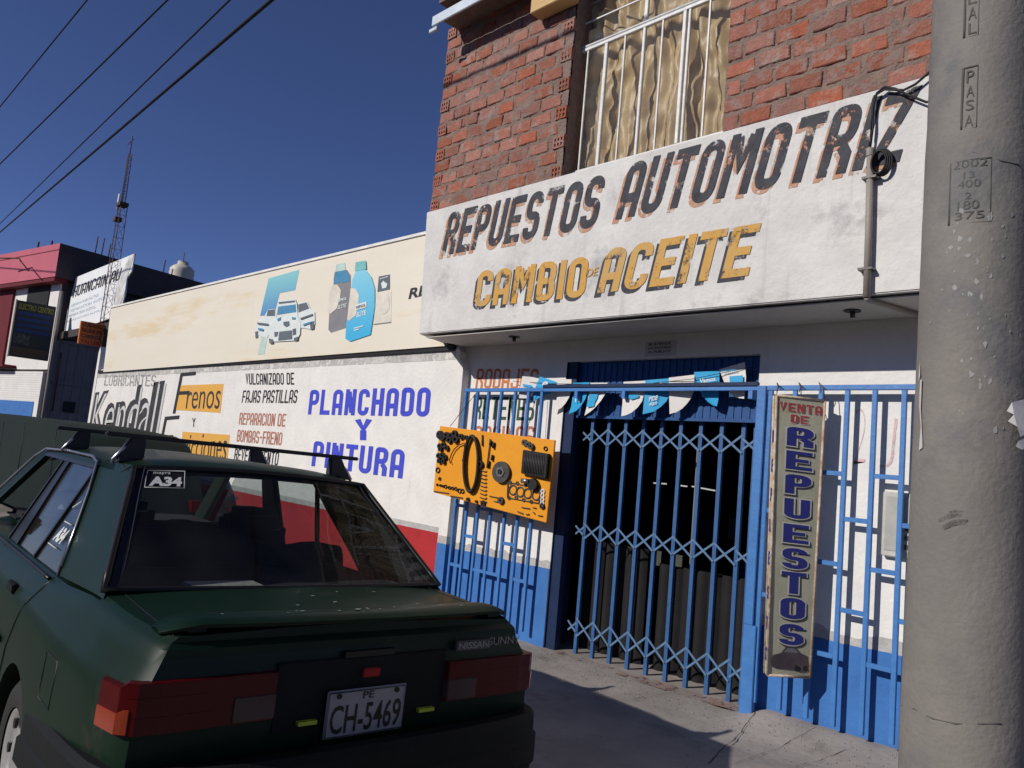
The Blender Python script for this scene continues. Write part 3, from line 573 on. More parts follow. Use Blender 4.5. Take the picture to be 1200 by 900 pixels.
for body, win_, wh in (
  ([(-11.033,3.619),(-10.797,3.613),(-10.74,3.49),(-10.845,3.274),(-10.956,3.175),(-11.34,3.25),(-11.381,3.361),(-11.302,3.491),(-11.129,3.519)], [(-11.031,3.611),(-10.806,3.606),(-10.774,3.501),(-11.046,3.521)], ([(-11.363,3.292),(-11.262,3.299),(-11.244,3.19),(-11.323,3.187)],)),
  ([(-10.102,3.645),(-9.855,3.641),(-9.725,3.526),(-9.604,3.467),(-9.556,3.293),(-9.633,3.225),(-9.949,3.265),(-10.055,3.402)], [(-10.091,3.619),(-9.866,3.629),(-9.764,3.534),(-10.053,3.497)], ([(-9.697,3.322),(-9.581,3.343),(-9.563,3.221),(-9.654,3.214)],)),
  ([(-10.705,3.732),(-10.202,3.71),(-10.134,3.635),(-10.054,3.439),(-9.948,3.319),(-9.932,3.169),(-9.986,3.11),(-10.077,3.085),(-10.667,3.099),(-10.855,3.143),(-10.897,3.264),(-10.825,3.404),(-10.696,3.487)], [(-10.686,3.636),(-10.157,3.624),(-10.114,3.507),(-10.691,3.508)], ([(-10.858,3.156),(-10.713,3.136),(-10.702,3.07),(-10.81,3.075)], [(-10.096,3.121),(-9.973,3.139),(-9.969,3.082),(-10.065,3.077)]))):
    k0 = nl[0]*2+1; nl[0] += 1
    pr(body, pw, 'printed_car', k0); pr(win_, pb if nl[0] == 3 else pd, 'printed_windscreen', k0+1)
    for q in wh: pr(q, pd, 'printed_wheel', k0+1)
pr([(-10.546,3.243),(-10.174,3.241),(-10.133,3.11),(-10.549,3.109)], pd, 'printed_grille', 7); pr([(-10.462,3.385),(-10.288,3.383),(-10.263,3.32),(-10.349,3.3),(-10.438,3.332)], pd, 'printed_grille', 7)
pr([(-10.704,3.245),(-10.583,3.245),(-10.597,3.176),(-10.675,3.173)], pd, 'printed_lamp', 7); pr([(-10.158,3.258),(-10.06,3.262),(-10.04,3.175),(-10.126,3.165)], pd, 'printed_lamp', 7)
pr([(-10.687,3.704),(-10.196,3.686),(-10.185,3.662),(-10.67,3.676)], pd, 'printed_roof_strip', 7); pr([(-11.305,3.437),(-10.93,3.39),(-10.934,3.364),(-11.284,3.403)], pd, 'printed_stripe', 7); pr([(-9.969,3.408),(-9.636,3.445),(-9.631,3.42),(-9.952,3.379)], pd, 'printed_stripe', 7)
pr([(-11.252,3.347),(-11.076,3.32),(-11.079,3.288),(-11.23,3.308)], pb, 'printed_stripe', 7); pr([(-9.865,3.314),(-9.635,3.337),(-9.634,3.313),(-9.853,3.283)], pb, 'printed_stripe', 7); pr([(-10.665,3.446),(-10.549,3.463),(-10.553,3.417),(-10.634,3.407)], pb, 'printed_lamp', 7); pr([(-10.222,3.439),(-10.099,3.425),(-10.112,3.396),(-10.203,3.402)], pb, 'printed_lamp', 7)
pr([(-9.21,3.998),(-9.048,4.01),(-8.896,3.99),(-8.791,3.902),(-8.727,3.629),(-8.745,3.193),(-9.123,3.146),(-9.198,3.193),(-9.225,3.418),(-9.147,3.502),(-9.218,3.915)], pg, 'printed_bottle', 0)
pr([(-9.182,3.992),(-8.909,3.989),(-8.813,3.888),(-8.783,3.82),(-9.201,3.836)], pb, 'printed_bottle_shoulder', 1)
pr([(-9.189,4.104),(-8.974,4.101),(-8.926,3.993),(-9.192,3.998)], tealp, 'printed_cap', 1)
pr([(-9.233,3.82),(-9.092,3.81),(-8.988,3.724),(-8.981,3.606),(-9.041,3.47),(-9.18,3.41),(-9.265,3.44),(-9.282,3.681)], pcr, 'printed_disc', 2)
pr([(-8.661,3.945),(-8.441,3.942),(-8.282,3.822),(-8.177,3.665),(-8.13,3.417),(-8.156,3.063),(-8.612,2.998),(-8.731,3.043),(-8.751,3.262),(-8.711,3.627),(-8.729,3.837)], pcy, 'printed_bottle', 3)
pr([(-8.686,4.069),(-8.453,4.062),(-8.414,3.944),(-8.685,3.944)], mat('print_teal', (.20,.50,.50), bump=0), 'printed_cap', 4)
pr([(-8.738,3.722),(-8.613,3.705),(-8.522,3.609),(-8.503,3.471),(-8.548,3.339),(-8.688,3.276),(-8.735,3.307),(-8.737,3.514)], pcr, 'printed_disc', 4)
textY('ELITE', [(-8.519,3.314),(-8.311,3.332),(-8.52,3.377)], 5.385, pw, bb, bold=.03)
textY('REPSOL', [(-9.039,3.559),(-8.815,3.572),(-9.035,3.601)], 5.389, pw, bb, bold=.03); textY('ELITE', [(-9.01,3.462),(-8.803,3.473),(-9.012,3.514)], 5.389, pw, bb, bold=.02)
pr([(-8.568,3.481),(-8.322,3.505),(-8.307,3.428),(-8.554,3.407)], pw, 'printed_label', 5); textY('REPSOL', [(-8.537,3.424),(-8.325,3.443),(-8.544,3.461)], 5.378, pg, bb, bold=.03)
pr([(-8.547,3.175),(-8.334,3.193),(-8.332,3.18),(-8.544,3.162)], pw, 'printed_line', 5); pr([(-8.542,3.148),(-8.425,3.159),(-8.422,3.145),(-8.539,3.134)], pw, 'printed_line', 5)
pr([(-8.13,3.816),(-7.886,3.815),(-7.851,3.619),(-8.121,3.611)], pd, 'printed_badge', 0); pr([(-8.055,3.715),(-8.013,3.748),(-7.955,3.713),(-7.916,3.7),(-7.933,3.651),(-8.016,3.645)], pw, 'printed_emblem', 1)
textY('ELAION', [(-8.084,3.771),(-7.909,3.778),(-8.087,3.789)], 5.39, pw, bb, bold=.03)
pr([(-8.141,3.6),(-7.814,3.594),(-7.749,3.197),(-8.125,3.197)], pcr, 'printed_sheet', 0); pr([(-7.943,3.511),(-7.853,3.513),(-7.813,3.391),(-7.856,3.33),(-7.942,3.304),(-7.975,3.383)], pgr, 'printed_sketch', 1); pr([(-8.126,3.199),(-7.75,3.202),(-7.748,3.191),(-8.124,3.188)], pg, 'printed_line', 1)
textY('RE', [(-7.448,3.457),(-7.114,3.476),(-7.422,3.589)], 5.397, M['black'], bb, bold=.03)
# ------------------------------------------------------------------ orange parts board hanging on the left railing
pbd = thing('parts_board', 'orange display board covered with small engine parts hanging on the blue railing', 'display board')
TLb, TRb, BLb = Vector((-6.333,5.17,1.936)), Vector((-4.87,5.38,1.864)), Vector((-6.336,5.17,1.237))
EX, EZ = TRb-TLb, BLb-TLb; NB = EZ.cross(EX).normalized()
if NB.y > 0: NB = -NB
def bq(x, y, h=0):
    a, b = x-138, y-70; det = 1002*585+63*125
    s = (a*585 + b*63)/det; t = (1002*b - 125*a)/det
    return TLb + EX*s + EZ*t + NB*h
c4 = [bq(138,70), bq(1140,195), bq(1060,842), bq(75,655)]
MB().add([c+NB*0 for c in c4]+[c-NB*.022 for c in c4], [(0,1,2,3),(7,6,5,4),(0,4,5,1),(1,5,6,2),(2,6,7,3),(3,7,4,0)]).build('panel', M['board'], pbd, bevel=.004)
MB().tube([bq(x, y, .03) for x, y in [(450+64*math.cos(a)*1.0+8*math.sin(a)*-1, 398+235*math.sin(a)) for a in [2*math.pi*i/28 for i in range(28)]]], .019, 6, close=True).build('timing_belt', M['rubber'], pbd)
cd_ = MB().fan(bq(710,460,.02), .105, .03, NB, 28).build('clutch_disc', M['iron'], pbd)
MB().fan(bq(710,460,.038), .048, .012, NB, 20, .028).build('hub_ring', M['steel'], cd_)
MB().fan(bq(710,460,.04), .018, .02, NB, 12).build('hub', M['rubber'], cd_)
for k in range(5):
    a = 2*math.pi*k/5; MB().fan(bq(710+33*math.cos(a),460+38*math.sin(a),.04), .007, .006, NB, 8).build('rivet', M['steel'], cd_)
af = MB(); q = [bq(905,275), bq(1108,305), bq(1085,500), bq(885,465)]
af.add([p+NB*.002 for p in q]+[p+NB*.05 for p in q], [(3,2,1,0),(4,5,6,7),(0,1,5,4),(1,2,6,5),(2,3,7,6),(3,0,4,7)])
afo = af.build('air_filter', M['rubber'], pbd, bevel=.006)
for k in range(13):
    t0 = (k+.7)/14; p0 = bq(905+12+175*t0, 285+14+25*t0, .053); p1 = bq(892+12+175*t0, 455+27*t0, .053)
    MB().tube([p0, p1], .0045, 4).build('filter_pleat', M['iron'], afo)
gk = MB()
for cx, cy in ((798,600),(858,612),(918,622),(985,632)): gk.fan(bq(cx, cy, .006), .052, .006, NB, 20, .038)
gk.tube([bq(755,540,.006),bq(1010,575,.006)], .006, 4).tube([bq(755,665,.006),bq(1010,695,.006)], .006, 4).tube([bq(757,540,.006),bq(755,665,.006)], .008, 4).tube([bq(1020,580,.006),bq(1010,695,.006)], .008, 4)
for cx, cy in ((775,540),(835,545),(900,555),(960,565),(765,665),(825,660),(885,675),(945,685)): gk.fan(bq(cx, cy, .006), .02, .006, NB, 10, .009)
gk.build('head_gasket', M['iron'], pbd)
MB().tube([bq(890,522,.04), bq(950,528,.04)], .024, 12).build('oil_filter', M['steel'], pbd)
MB().fan(bq(975,548,.03), .055, .04, NB, 16).build('water_pump', M['rubber'], pbd)
hs = MB().tube([bq(*p, .02) for p in ((255,400),(245,370),(262,320),(290,275),(330,240),(380,225),(400,240))], .006, 6); hs.build('brake_hose', M['maroon'], pbd)
MB().tube([bq(*p, .02) for p in ((385,240),(392,300),(368,380))], .010, 6).build('hose', M['rubber'], pbd)
MB().tube([bq(541,152,.012), bq(541,245,.012)], .008, 6).build('pin', M['iron'], pbd)
MB().tube([bq(610,185,.012), bq(600,280,.012), bq(592,340,.012), bq(580,430,.012)], .006, 6).build('cable_end', M['iron'], pbd)
rs = random.Random(11)
def ringp(x, y, r, th=.02, hole=.5, m='rubber', nm='seal_ring'): MB().fan(bq(x, y, th/2), r, th, NB, 12, r*hole).build(nm, M[m], pbd)
for x, y, r in ((150,150,.045),(170,165,.045),(215,150,.03),(255,160,.035),(290,140,.035),(300,190,.04),(240,195,.035),(350,165,.028),(395,175,.025),(150,250,.03),(185,240,.03),(215,265,.028),(155,275,.026),(140,335,.03),(175,330,.03),(200,345,.026),(145,380,.026),(185,385,.026),(527,400,.035)):
    ringp(x, y, r, .03, .45)
for x, y, r in ((125,460,.030),(143,535,.018),(330,630,.026),(358,632,.024),(295,615,.020),(265,612,.018),(235,608,.018),(200,600,.02),(175,598,.014),(150,592,.014),(120,588,.013)): ringp(x, y, r, .012, .65)
for k in range(11): x = 95+k*13; MB().fan(bq(x, 640+x*.08, .005), .007, .01, NB, 6).build('bolt', M['iron'], pbd)
for k in range(9): x = 250+k*13; MB().fan(bq(x, 655+x*.1, .005), .008, .01, NB, 6).build('bolt', M['iron'], pbd)
for k in range(9):
    y = 450+k*32; MB().tube([bq(525-k, y, .01), bq(570-k*1.2, y+12, .01), bq(575, y+2, .01)], .0055, 5).build('valve', M['iron'], pbd)
for x, y, l in ((620,200,40),(645,215,50),(632,320,45),(600,370,55)): MB().tube([bq(x, y, .015), bq(x-6, y+l, .015)], .013, 6).build('spark_plug', M['rubber'], pbd)
for x, y in ((905,215),(935,230),(960,245)): MB().fan(bq(x, y, .015), .03, .03, NB, 9, .01).build('sensor', M['iron'], pbd)
ringp(1068,262,.022,.012,.7); ringp(410,698,.02,.02,.3); ringp(485,712,.014,.02,.3); ringp(545,722,.028,.02,.3); ringp(700,690,.035,.025,.3,'iron'); ringp(1035,715,.026,.02,.4)
for k in range(4): ringp(1040-k*2, 600+k*32, .024, .012, .55, 'whitem', 'washer')
for x0_, y0_, x1_, y1_ in ((600,660,680,672),(870,735,935,742),(835,770,880,785),(905,790,930,785),(960,730,985,735),(960,765,975,780),(1000,790,1035,792),(640,700,670,705)):
    MB().tube([bq(x0_,y0_,.008), bq(x1_,y1_,.008)], .006, 5).build('pin', M['iron'], pbd)
MB().tube([bq(230,75,-.01), Vector((-6.10,5.43,2.32))], .003, 4).tube([bq(900,160,-.01), Vector((-5.2,5.43,2.32))], .003, 4).build('hanging_wire', M['cable'], pbd)
# ------------------------------------------------------------------ pennants on the header rail
ps = thing('pennant_string', 'string of blue and white sail shaped pennants hung behind the header rail', 'pennants')
PN = 5.488
def pen(pts, m, k): 
    c = sum(p[0] for p in pts)/len(pts); mb = MB(); n = len(pts)
    f = [(x, PN + .0018*k + .02*math.sin((x-c)*9+k) , z) for x, z in pts]; g = [(x, y+.0015, z) for x, y, z in f]
    mb.add(f+g, [tuple(range(n)), tuple(range(2*n-1, n-1, -1))]+[(i, i+n, (i+1)%n+n, (i+1)%n) for i in range(n)])
    return mb.build('pennant', m, ps)
def pt(s, pts, k, parent, m): return text3(s, *[(x, PN-.022+.0018*k, z) for x, z in pts], m, parent, bold=.02)
P1 = pen([(-5.474,2.498),(-5.353,2.49),(-5.248,2.469),(-5.29,2.366),(-5.398,2.272),(-5.514,2.272),(-5.495,2.344)], M['rwhite'], 0)
P2 = pen([(-5.251,2.494),(-5.023,2.437),(-5.033,2.387),(-5.094,2.329),(-5.204,2.297),(-5.321,2.234),(-5.324,2.297),(-5.293,2.389)], M['cyan'], 1)
P3 = pen([(-5.037,2.468),(-4.828,2.458),(-4.821,2.331),(-4.845,2.281),(-4.889,2.226),(-4.943,2.182),(-5.039,2.146),(-5.018,2.22),(-5.006,2.32)], M['rwhite'], 2)
P4 = pen([(-4.825,2.427),(-4.589,2.424),(-4.601,2.33),(-4.625,2.266),(-4.674,2.206),(-4.739,2.157),(-4.843,2.126),(-4.817,2.2),(-4.807,2.33)], M['cyan'], 3)
P5 = pen([(-4.589,2.422),(-4.376,2.419),(-4.385,2.324),(-4.434,2.251),(-4.501,2.187),(-4.558,2.149),(-4.634,2.114),(-4.611,2.202),(-4.597,2.33)], M['rwhite'], 4)
P6 = pen([(-4.198,2.425),(-3.967,2.434),(-3.972,2.318),(-3.984,2.253),(-4.022,2.198),(-4.079,2.151),(-4.138,2.125),(-4.194,2.116),(-4.192,2.226)], M['rwhite'], 5)
P7 = pen([(-3.96,2.436),(-3.73,2.454),(-3.726,2.303),(-3.748,2.254),(-3.796,2.205),(-3.863,2.16),(-3.962,2.137),(-3.959,2.283)], M['cyan'], 6)
P8 = pen([(-3.729,2.456),(-3.495,2.482),(-3.495,2.341),(-3.515,2.284),(-3.55,2.236),(-3.591,2.193),(-3.639,2.163),(-3.699,2.145),(-3.713,2.284)], M['rwhite'], 7)
P9 = pen([(-3.496,2.502),(-3.261,2.508),(-3.254,2.331),(-3.256,2.266),(-3.266,2.218),(-3.303,2.224),(-3.352,2.252),(-3.403,2.299),(-3.445,2.36)], M['cyan'], 8)
P10 = pen([(-3.27,2.521),(-3.034,2.571),(-3.013,2.448),(-3.016,2.366),(-3.02,2.278),(-3.064,2.283),(-3.115,2.299),(-3.156,2.322),(-3.213,2.405)], M['rwhite'], 9)
pt('e', [(-5.184,2.382),(-5.108,2.388),(-5.179,2.436)], 1, P2, M['rwhite']); pt('H', [(-4.74,2.238),(-4.685,2.242),(-4.744,2.314)], 3, P4, M['rwhite'])
for poly, P_, k in (([(-4.574,2.311),(-4.473,2.314),(-4.476,2.277),(-4.499,2.24),(-4.509,2.197),(-4.596,2.191),(-4.592,2.239),(-4.581,2.266)], P5, 4), ([(-5.447,2.416),(-5.318,2.401),(-5.301,2.387),(-5.355,2.376),(-5.429,2.399),(-5.439,2.376)], P1, 0), ([(-4.161,2.306),(-4.013,2.306),(-4.017,2.283),(-4.089,2.263),(-4.151,2.286)], P6, 5), ([(-3.15,2.455),(-3.032,2.462),(-3.027,2.394),(-3.05,2.367),(-3.124,2.367),(-3.144,2.413)], P10, 9)):
    MB().prism([(x, z) for x, z in poly], (0,PN-.024+.0018*k,0), (1,0,0), (0,0,1), .001).build('printed_patch', M['cyan'], P_)
pt('GAS', [(-4.588,2.204),(-4.503,2.208),(-4.583,2.239)], 4, P5, M['rwhite']); pt('/', [(-3.863,2.373),(-3.787,2.372),(-3.855,2.412)], 6, P7, M['rwhite']); pt('PIDE', [(-3.906,2.249),(-3.819,2.264),(-3.903,2.288)], 6, P7, M['rwhite']); pt('AQUI', [(-3.902,2.204),(-3.827,2.219),(-3.899,2.236)], 6, P7, M['rwhite'])
pt('Dale', [(-3.699,2.347),(-3.528,2.37),(-3.699,2.396)], 7, P8, M['green']); pt('Vamos', [(-3.418,2.4),(-3.274,2.422),(-3.419,2.438)], 8, P9, M['rwhite']); pt('PERU', [(-3.407,2.377),(-3.325,2.384),(-3.406,2.393)], 8, P9, M['rwhite'])
pt('VAMOS', [(-3.229,2.489),(-3.093,2.497),(-3.228,2.507)], 9, P10, M['cyan'])
MB().tube([(-5.62,PN+.004,2.45),(-5.1,PN+.004,2.42),(-4.4,PN+.004,2.405),(-3.9,PN+.004,2.41),(-3.5,PN+.004,2.44),(-2.95,PN+.004,2.53)], .003, 4).build('string', M['cable'], ps)
# ------------------------------------------------------------------ hanging banner box
vb = thing('hanging_banner', 'tall weathered banner box reading venta de repuestos hung on the right railing', 'banner')
bt, bo = [(-2.572,2.26),(-2.529,0.336)]
xl = (bt[0]+bo[0])/2; zt, zb0 = bt[1], bo[1]
LT, LB_, RT, RB = Vector((bt[0],5.14,zt)), Vector((bo[0],5.14,zb0)), Vector((-2.336,5.40,2.253)), Vector((-2.347,5.40,.333))
exb = (RT-LT); nb = Vector((exb.y, -exb.x, 0)).normalized()
if nb.y > 0: nb = -nb
bcan = mat('stained_banner_cloth', (.42,.41,.31), (.34,.33,.24), scale=2, c3=(.30,.22,.12), s3=1.7, t3=.58, bump=.25, bscale=9)
bm_ = MB()
def bf(i, j): return LT.lerp(RT, i).lerp(LB_.lerp(RB, i), j) + nb*(.0012*nz(i*2, j*7, 0, 1.3))
bm_.grid(bf, 10, 60)
bk = -nb*.05
bm_.add([LT, LB_, LB_+bk, LT+bk, RT, RB, RB+bk, RT+bk], [(3,2,1,0),(4,5,6,7),(0,4,7,3),(1,2,6,5),(3,7,6,2)])
bm_.build('cloth', bcan, vb, fixn=False)
fr_ = mat('rusty_white_frame', (.60,.54,.45), (.35,.2,.12), scale=14, bump=.3)
for a, b in ((LT, LB_), (LB_, RB), (LT, RT), (RT, RB)): MB().tube([a+nb*.002, b+nb*.002], .009, 6).build('frame', fr_, vb)
MB().tube([LT+bk, LB_+bk], .009, 6).build('frame', fr_, vb)
def zz(y): return zt + (y-463)*(zb0-zt)/(791-463)
def bpnt(s, y, h=.004):
    t = (y-463)/(791-463); return LT.lerp(RT, s).lerp(LB_.lerp(RB, s), t) + nb*h
bl_navy = mat('banner_blue_print', (.025,.03,.20), (.02,.025,.15), bump=.05); bl_w = mat('banner_white_outline', (.55,.53,.45), bump=.05); bl_r = mat('banner_red_print', (.38,.06,.06), bump=.05)
def bt_(s, y0, y1, s0, s1, m, bold, h, d=(0,0)):
    dd = exb.normalized()*d[0] + Vector((0,0,d[1]))
    text3(s, bpnt(s0, y1, h)+dd, bpnt(s1, y1+.5, h)+dd, bpnt(s0, y0, h)+dd, m, vb, block=bold)
bt_('VENTA', 469.5, 481.5, .05, .97, bl_w, .42, .0026); bt_('DE', 483, 495, .28, .70, bl_w, .42, .0026); bt_('VENTA', 470, 481, .06, .96, bl_r, .34, .004); bt_('DE', 484, 494, .30, .68, bl_r, .34, .004)
for ch, y0, y1 in (('R',499,522),('E',528,550),('P',556,579),('U',585,608),('E',615,637),('S',643,667),('T',671,696),('O',701,725),('S',731,755)):
    for mm, bo_, h, d in ((M['black'],.44,.0024,(.010,-.011)),(bl_w,.44,.0038,(0,0)),(bl_navy,.36,.0052,(0,0))):
        g = .035 if bo_ > .4 else 0
        bt_(ch, y0-g*40, y1+g*40, .24-g, .80+g, mm, bo_, h, d)
carp = [(.08,775),(.12,768),(.30,765),(.42,757),(.62,757),(.76,764),(.92,767),(.95,778),(.90,785),(.80,786),(.6,784),(.2,783),(.1,781)]
MB().add([bpnt(s, y, .003) for s, y in carp], [tuple(range(len(carp)))]).build('printed_car', mat('banner_car_print', (.09,.07,.075), (.05,.04,.045), bump=0), vb)
MB().add([bpnt(s, y, .0042) for s, y in [(.36,764),(.44,759),(.6,759),(.70,764)]], [(0,1,2,3)]).build('printed_window', mat('banner_window_print', (.16,.16,.17), bump=0), vb)
for s in (.68,.88): MB().fan(bpnt(s, 781, .0045), .018, .001, nb, 12).build('printed_wheel', M['rubber'], vb)
for k, (ch, y) in enumerate((('R',505),('E',540),('P',575),('U',612),('E',650),('S',690),('T',725),('O',760))):
    a = LT.lerp(LB_, (y-463)/328); sdir = bk; o = Vector((nb.y, -nb.x, 0))*.004
    if o.x > 0: o = -o
    text3(ch, a+bk*.85+Vector((0,0,-.09))+o, a+bk*.15+Vector((0,0,-.09))+o, a+bk*.85+o, bl_navy, vb, bold=.03)
for p, q in ((LT, (-2.72,5.43,2.35)), (RT, (-2.40,5.43,2.35)), (LT.lerp(RT,.5), (-2.55,5.43,2.35))):
    q = Vector(q); MB().tube([p, p.lerp(q,.5)+Vector((.02,-.02,.05)), q+Vector((0,0,.04)), q+Vector((.03,-.03,0)), p.lerp(q,.6)], .0035, 5).build('tie_wire', M['rust'], vb)
# ------------------------------------------------------------------ concrete pole
pole = thing('concrete_pole', 'thick weathered concrete utility pole with stamped numbers in the right foreground', 'utility pole')
PX_, PY_ = -.744, 2.855
def prad(z): return .1775 - (z-.75)*.0077
def pp(phi, z, h=0):
    a = R(phi); r = prad(z)+h; return Vector((PX_+r*math.cos(a), PY_+r*math.sin(a), z))
def pfn(i, j):
    z = -.12 + 9.0*(j if j < 1 else 1); a = i*2*math.pi; p = pp(math.degrees(a), z)
    return p + Vector((math.cos(a), math.sin(a), 0))*(.003*nz(p.x*2, p.y*2, z, 1.5)+.0003*nz(p.x, p.y, z, 14))
MB().grid(pfn, 72, 300).build('shaft', M['pole'], pole, fixn=False)
def onpole(p): # flat coords (phi,z) carried in x,z ; y = lift
    return pp(p.x, p.z, -p.y)
def ptext(s, ph0, ph1, z0, z1, bold=.0):
    return text3(s, (ph0,0,z0), (ph1,0,z0), (ph0,0,z1), M['poledark'], pole, bold=bold, lift=.0025, fn=onpole)
def prect(ph0, ph1, z0, z1):
    mb = MB()
    for (a, b, c, d, w_) in ((ph0,z0,ph0,z1,.004),(ph1,z0,ph1,z1,.0015),(ph0,z1,ph1,z1,.003),(ph0,z0,ph1,z0,.001)):
        n = 10; mb.tube([pp(a+(c-a)*k/n, b+(d-b)*k/n, .0) for k in range(n+1)], w_, 5)
    mb.build('stamp_frame', M['poledark'], pole)
A = [(-103.85,2.514),(-62.88,2.5),(-106.19,2.727),(-64.55,2.712)]
prect(A[0][0], A[1][0], (A[0][1]+A[1][1])/2, (A[2][1]+A[3][1])/2)
for s, q in (('2002', [(-100.95,2.693),(-66.76,2.678),(-101.22,2.72)]), ('13', [(-89.79,2.656),(-78.83,2.651),(-90,2.679)]), ('400', [(-95.65,2.625),(-72.82,2.617),(-95.91,2.651)]), ('2', [(-87.44,2.586),(-81.56,2.583),(-87.65,2.609)]), ('180', [(-94.95,2.552),(-73.86,2.543),(-95.23,2.581)]), ('375', [(-97.32,2.519),(-68.69,2.508),(-97.58,2.545)])):
    ptext(s, q[0][0], q[1][0], q[0][1], q[2][1])
B = [(-94.02,2.828),(-78.62,2.824),(-94.25,3.042),(-78.72,3.038)]; prect(B[0][0], B[1][0], B[0][1], B[2][1])
for s, q in (('P', [(-90.19,2.988),(-82.44,2.982),(-90.57,3.03)]), ('A', [(-89.74,2.937),(-82.01,2.931),(-90.09,2.976)]), ('S', [(-90.18,2.89),(-81.61,2.884),(-90.51,2.926)]), ('A', [(-90.55,2.834),(-81.98,2.829),(-90.9,2.873)])): ptext(s, q[0][0], q[1][0], q[0][1], q[2][1])
B = [(-94.36,3.151),(-79.57,3.143),(-95.38,3.455),(-80.31,3.44)]; prect(B[0][0], B[1][0], B[0][1], B[2][1])
for s, q in (('L', [(-89.97,3.158),(-81.32,3.15),(-90.33,3.198)]), ('A', [(-90.44,3.21),(-81.74,3.202),(-90.82,3.253)]), ('E', [(-90.93,3.265),(-82.2,3.256),(-91.34,3.312)]), ('S', [(-91.46,3.324),(-82.68,3.315),(-91.9,3.374)])): ptext(s, q[0][0], q[1][0], q[0][1], q[2][1])
fl = MB(); rf_ = random.Random(5)
zr = [(-116.8,2.53),(-64.5,1.69)]
for k in range(55):
    ph = rf_.gauss(-75, 22); z = rf_.triangular(zr[1][1], zr[0][1]+.12, zr[0][1]-.12); s = rf_.uniform(.2, 1)*.010
    n = rf_.randint(4, 7); v = [pp(ph+math.degrees(s*math.cos(2*math.pi*i/n)*rf_.uniform(.4,1.2)/.17), z+s*rf_.choice((1,1.6,2.2))*math.sin(2*math.pi*i/n)*rf_.uniform(.4,1.2), .0012) for i in range(n)]
    fl.add(v, [tuple(range(n))])
o = fl.build('paint_flecks', mat('old_paint_fleck', (.36,.36,.35), (.22,.22,.22), scale=9, bump=0), pole); tag(o, kind='stuff')
for q in ([(-135.05,2.003),(-131.51,2.002),(-131.13,1.903),(-126.2,1.803),(-125.71,1.775),(-131.65,1.767),(-130,1.846),(-134.94,1.918)], [(-138.49,2.062),(-135.39,2.018),(-138.96,1.999)]):
    MB().add([pp(a, z, .005) for a, z in q], [tuple(range(len(q)))]).build('dry_paint_drip', mat('old_paint_drip', (.55,.54,.52), bump=0), pole)
for q in ([(-104.58,1.552),(-93.99,1.571),(-80.92,1.578),(-82.41,1.567),(-93.83,1.556),(-102.58,1.542)], [(-100.63,1.532),(-88.79,1.555),(-76.03,1.561),(-77.46,1.545),(-88.61,1.536),(-96.93,1.52)], [(-94.04,1.577),(-85.82,1.587),(-79.38,1.584),(-85.72,1.577)]):
    MB().add([pp(a, z, .0035) for a, z in q], [tuple(range(len(q)))]).build('dark_smear', mat('dark_smear', (.12,.112,.105), bump=0, wear=.8, wscale=30, wt=.45), pole)
q = [(-23.11,1.945),(-40.76,1.929),(-44.29,1.901),(-38.48,1.892),(-43.1,1.87),(-35.11,1.856),(-29.33,1.826),(-20.52,1.839),(-19.95,1.914)]
MB().add([pp(a, z, .012 + .006*(i % 2)) for i, (a, z) in enumerate(q)], [tuple(range(len(q)))]).build('torn_paper', M['rwhite'], pole)
q = [(-18.93,1.829),(-31.47,1.812),(-34.55,1.795),(-26.56,1.787),(-17.02,1.8)]
MB().add([pp(a, z, .012) for a, z in q], [tuple(range(len(q)))]).build('torn_paper', M['rwhite'], pole)
for q in ([(-151.82,0.938),(-123.52,0.951),(-102.25,0.95),(-81.52,0.95),(-58.46,0.962),(-41.8,0.975)], [(-103.1,2.715),(-81.27,2.744),(-51.69,2.704),(-31.91,2.704)][1:]):
    MB().tube([pp(a, z+.004*math.sin(i*2.1), .001) for i, (a, z) in enumerate(q)], .0025, 5).build('crack', M['poledark'], pole)
# ------------------------------------------------------------------ far left: pink building
pkb = thing('pink_building', 'pink topped building with dark side wall beyond the workshop gate', 'building')
P0 = Vector((-23.46,5.45,0)); xr = Vector((.985,.174,0)); yb = Vector((-.174,.985,0))
def Q(a, d, z): return P0 + xr*a + yb*d + Vector((0,0,z))
def qbox(a0, a1, d0, d1, z0, z1, name, m, mb=None):
    mb = mb or MB(); v = [Q(a, d, z) for a in (a0, a1) for d in (d0, d1) for z in (z0, z1)]
    mb.add(v, [(0,1,3,2),(4,6,7,5),(0,4,5,1),(2,3,7,6),(0,2,6,4),(1,5,7,3)]); return mb.build(name, m, pkb) if name else mb
c0, c1 = Q(.02,.05,0), Q(-14,.05,0)
v = [(c0.x,c0.y,-.2),(c1.x,c1.y,-.2),(c1.x,c1.y+12,-.2),(c0.x-.1,c0.y+12,-.2),(c0.x,c0.y,5.47),(c1.x,c1.y,5.47),(c1.x,c1.y+12,5.2),(c0.x-.1,c0.y+12,5.2)]
MB().add(v, [(0,3,2,1),(4,5,6,7),(0,1,5,4),(1,2,6,5),(2,3,7,6),(3,0,4,7)]).build('side_wall', M['darkwall'], pkb)
v2 = [Q(.36,-.30,5.46), Q(-14,-.30,5.46), Q(-14,6,5.46), Vector((-23.9,17,5.3)), Q(.36,-.30,6.37), Q(-14,-.30,6.37), Q(-14,6,6.3), Vector((-23.9,17,6.0))]
MB().add(v2, [(0,3,2,1),(4,5,6,7),(0,1,5,4),(1,2,6,5),(2,3,7,6),(3,0,4,7)]).build('upper_block', M['darkwall'], pkb)
qbox(-14,.36,-.31,-.301,5.46,6.37,'pink_fascia', M['pink']); qbox(-14,.36,-.318,-.311,6.18,6.20,'fascia_groove', M['maroon'])
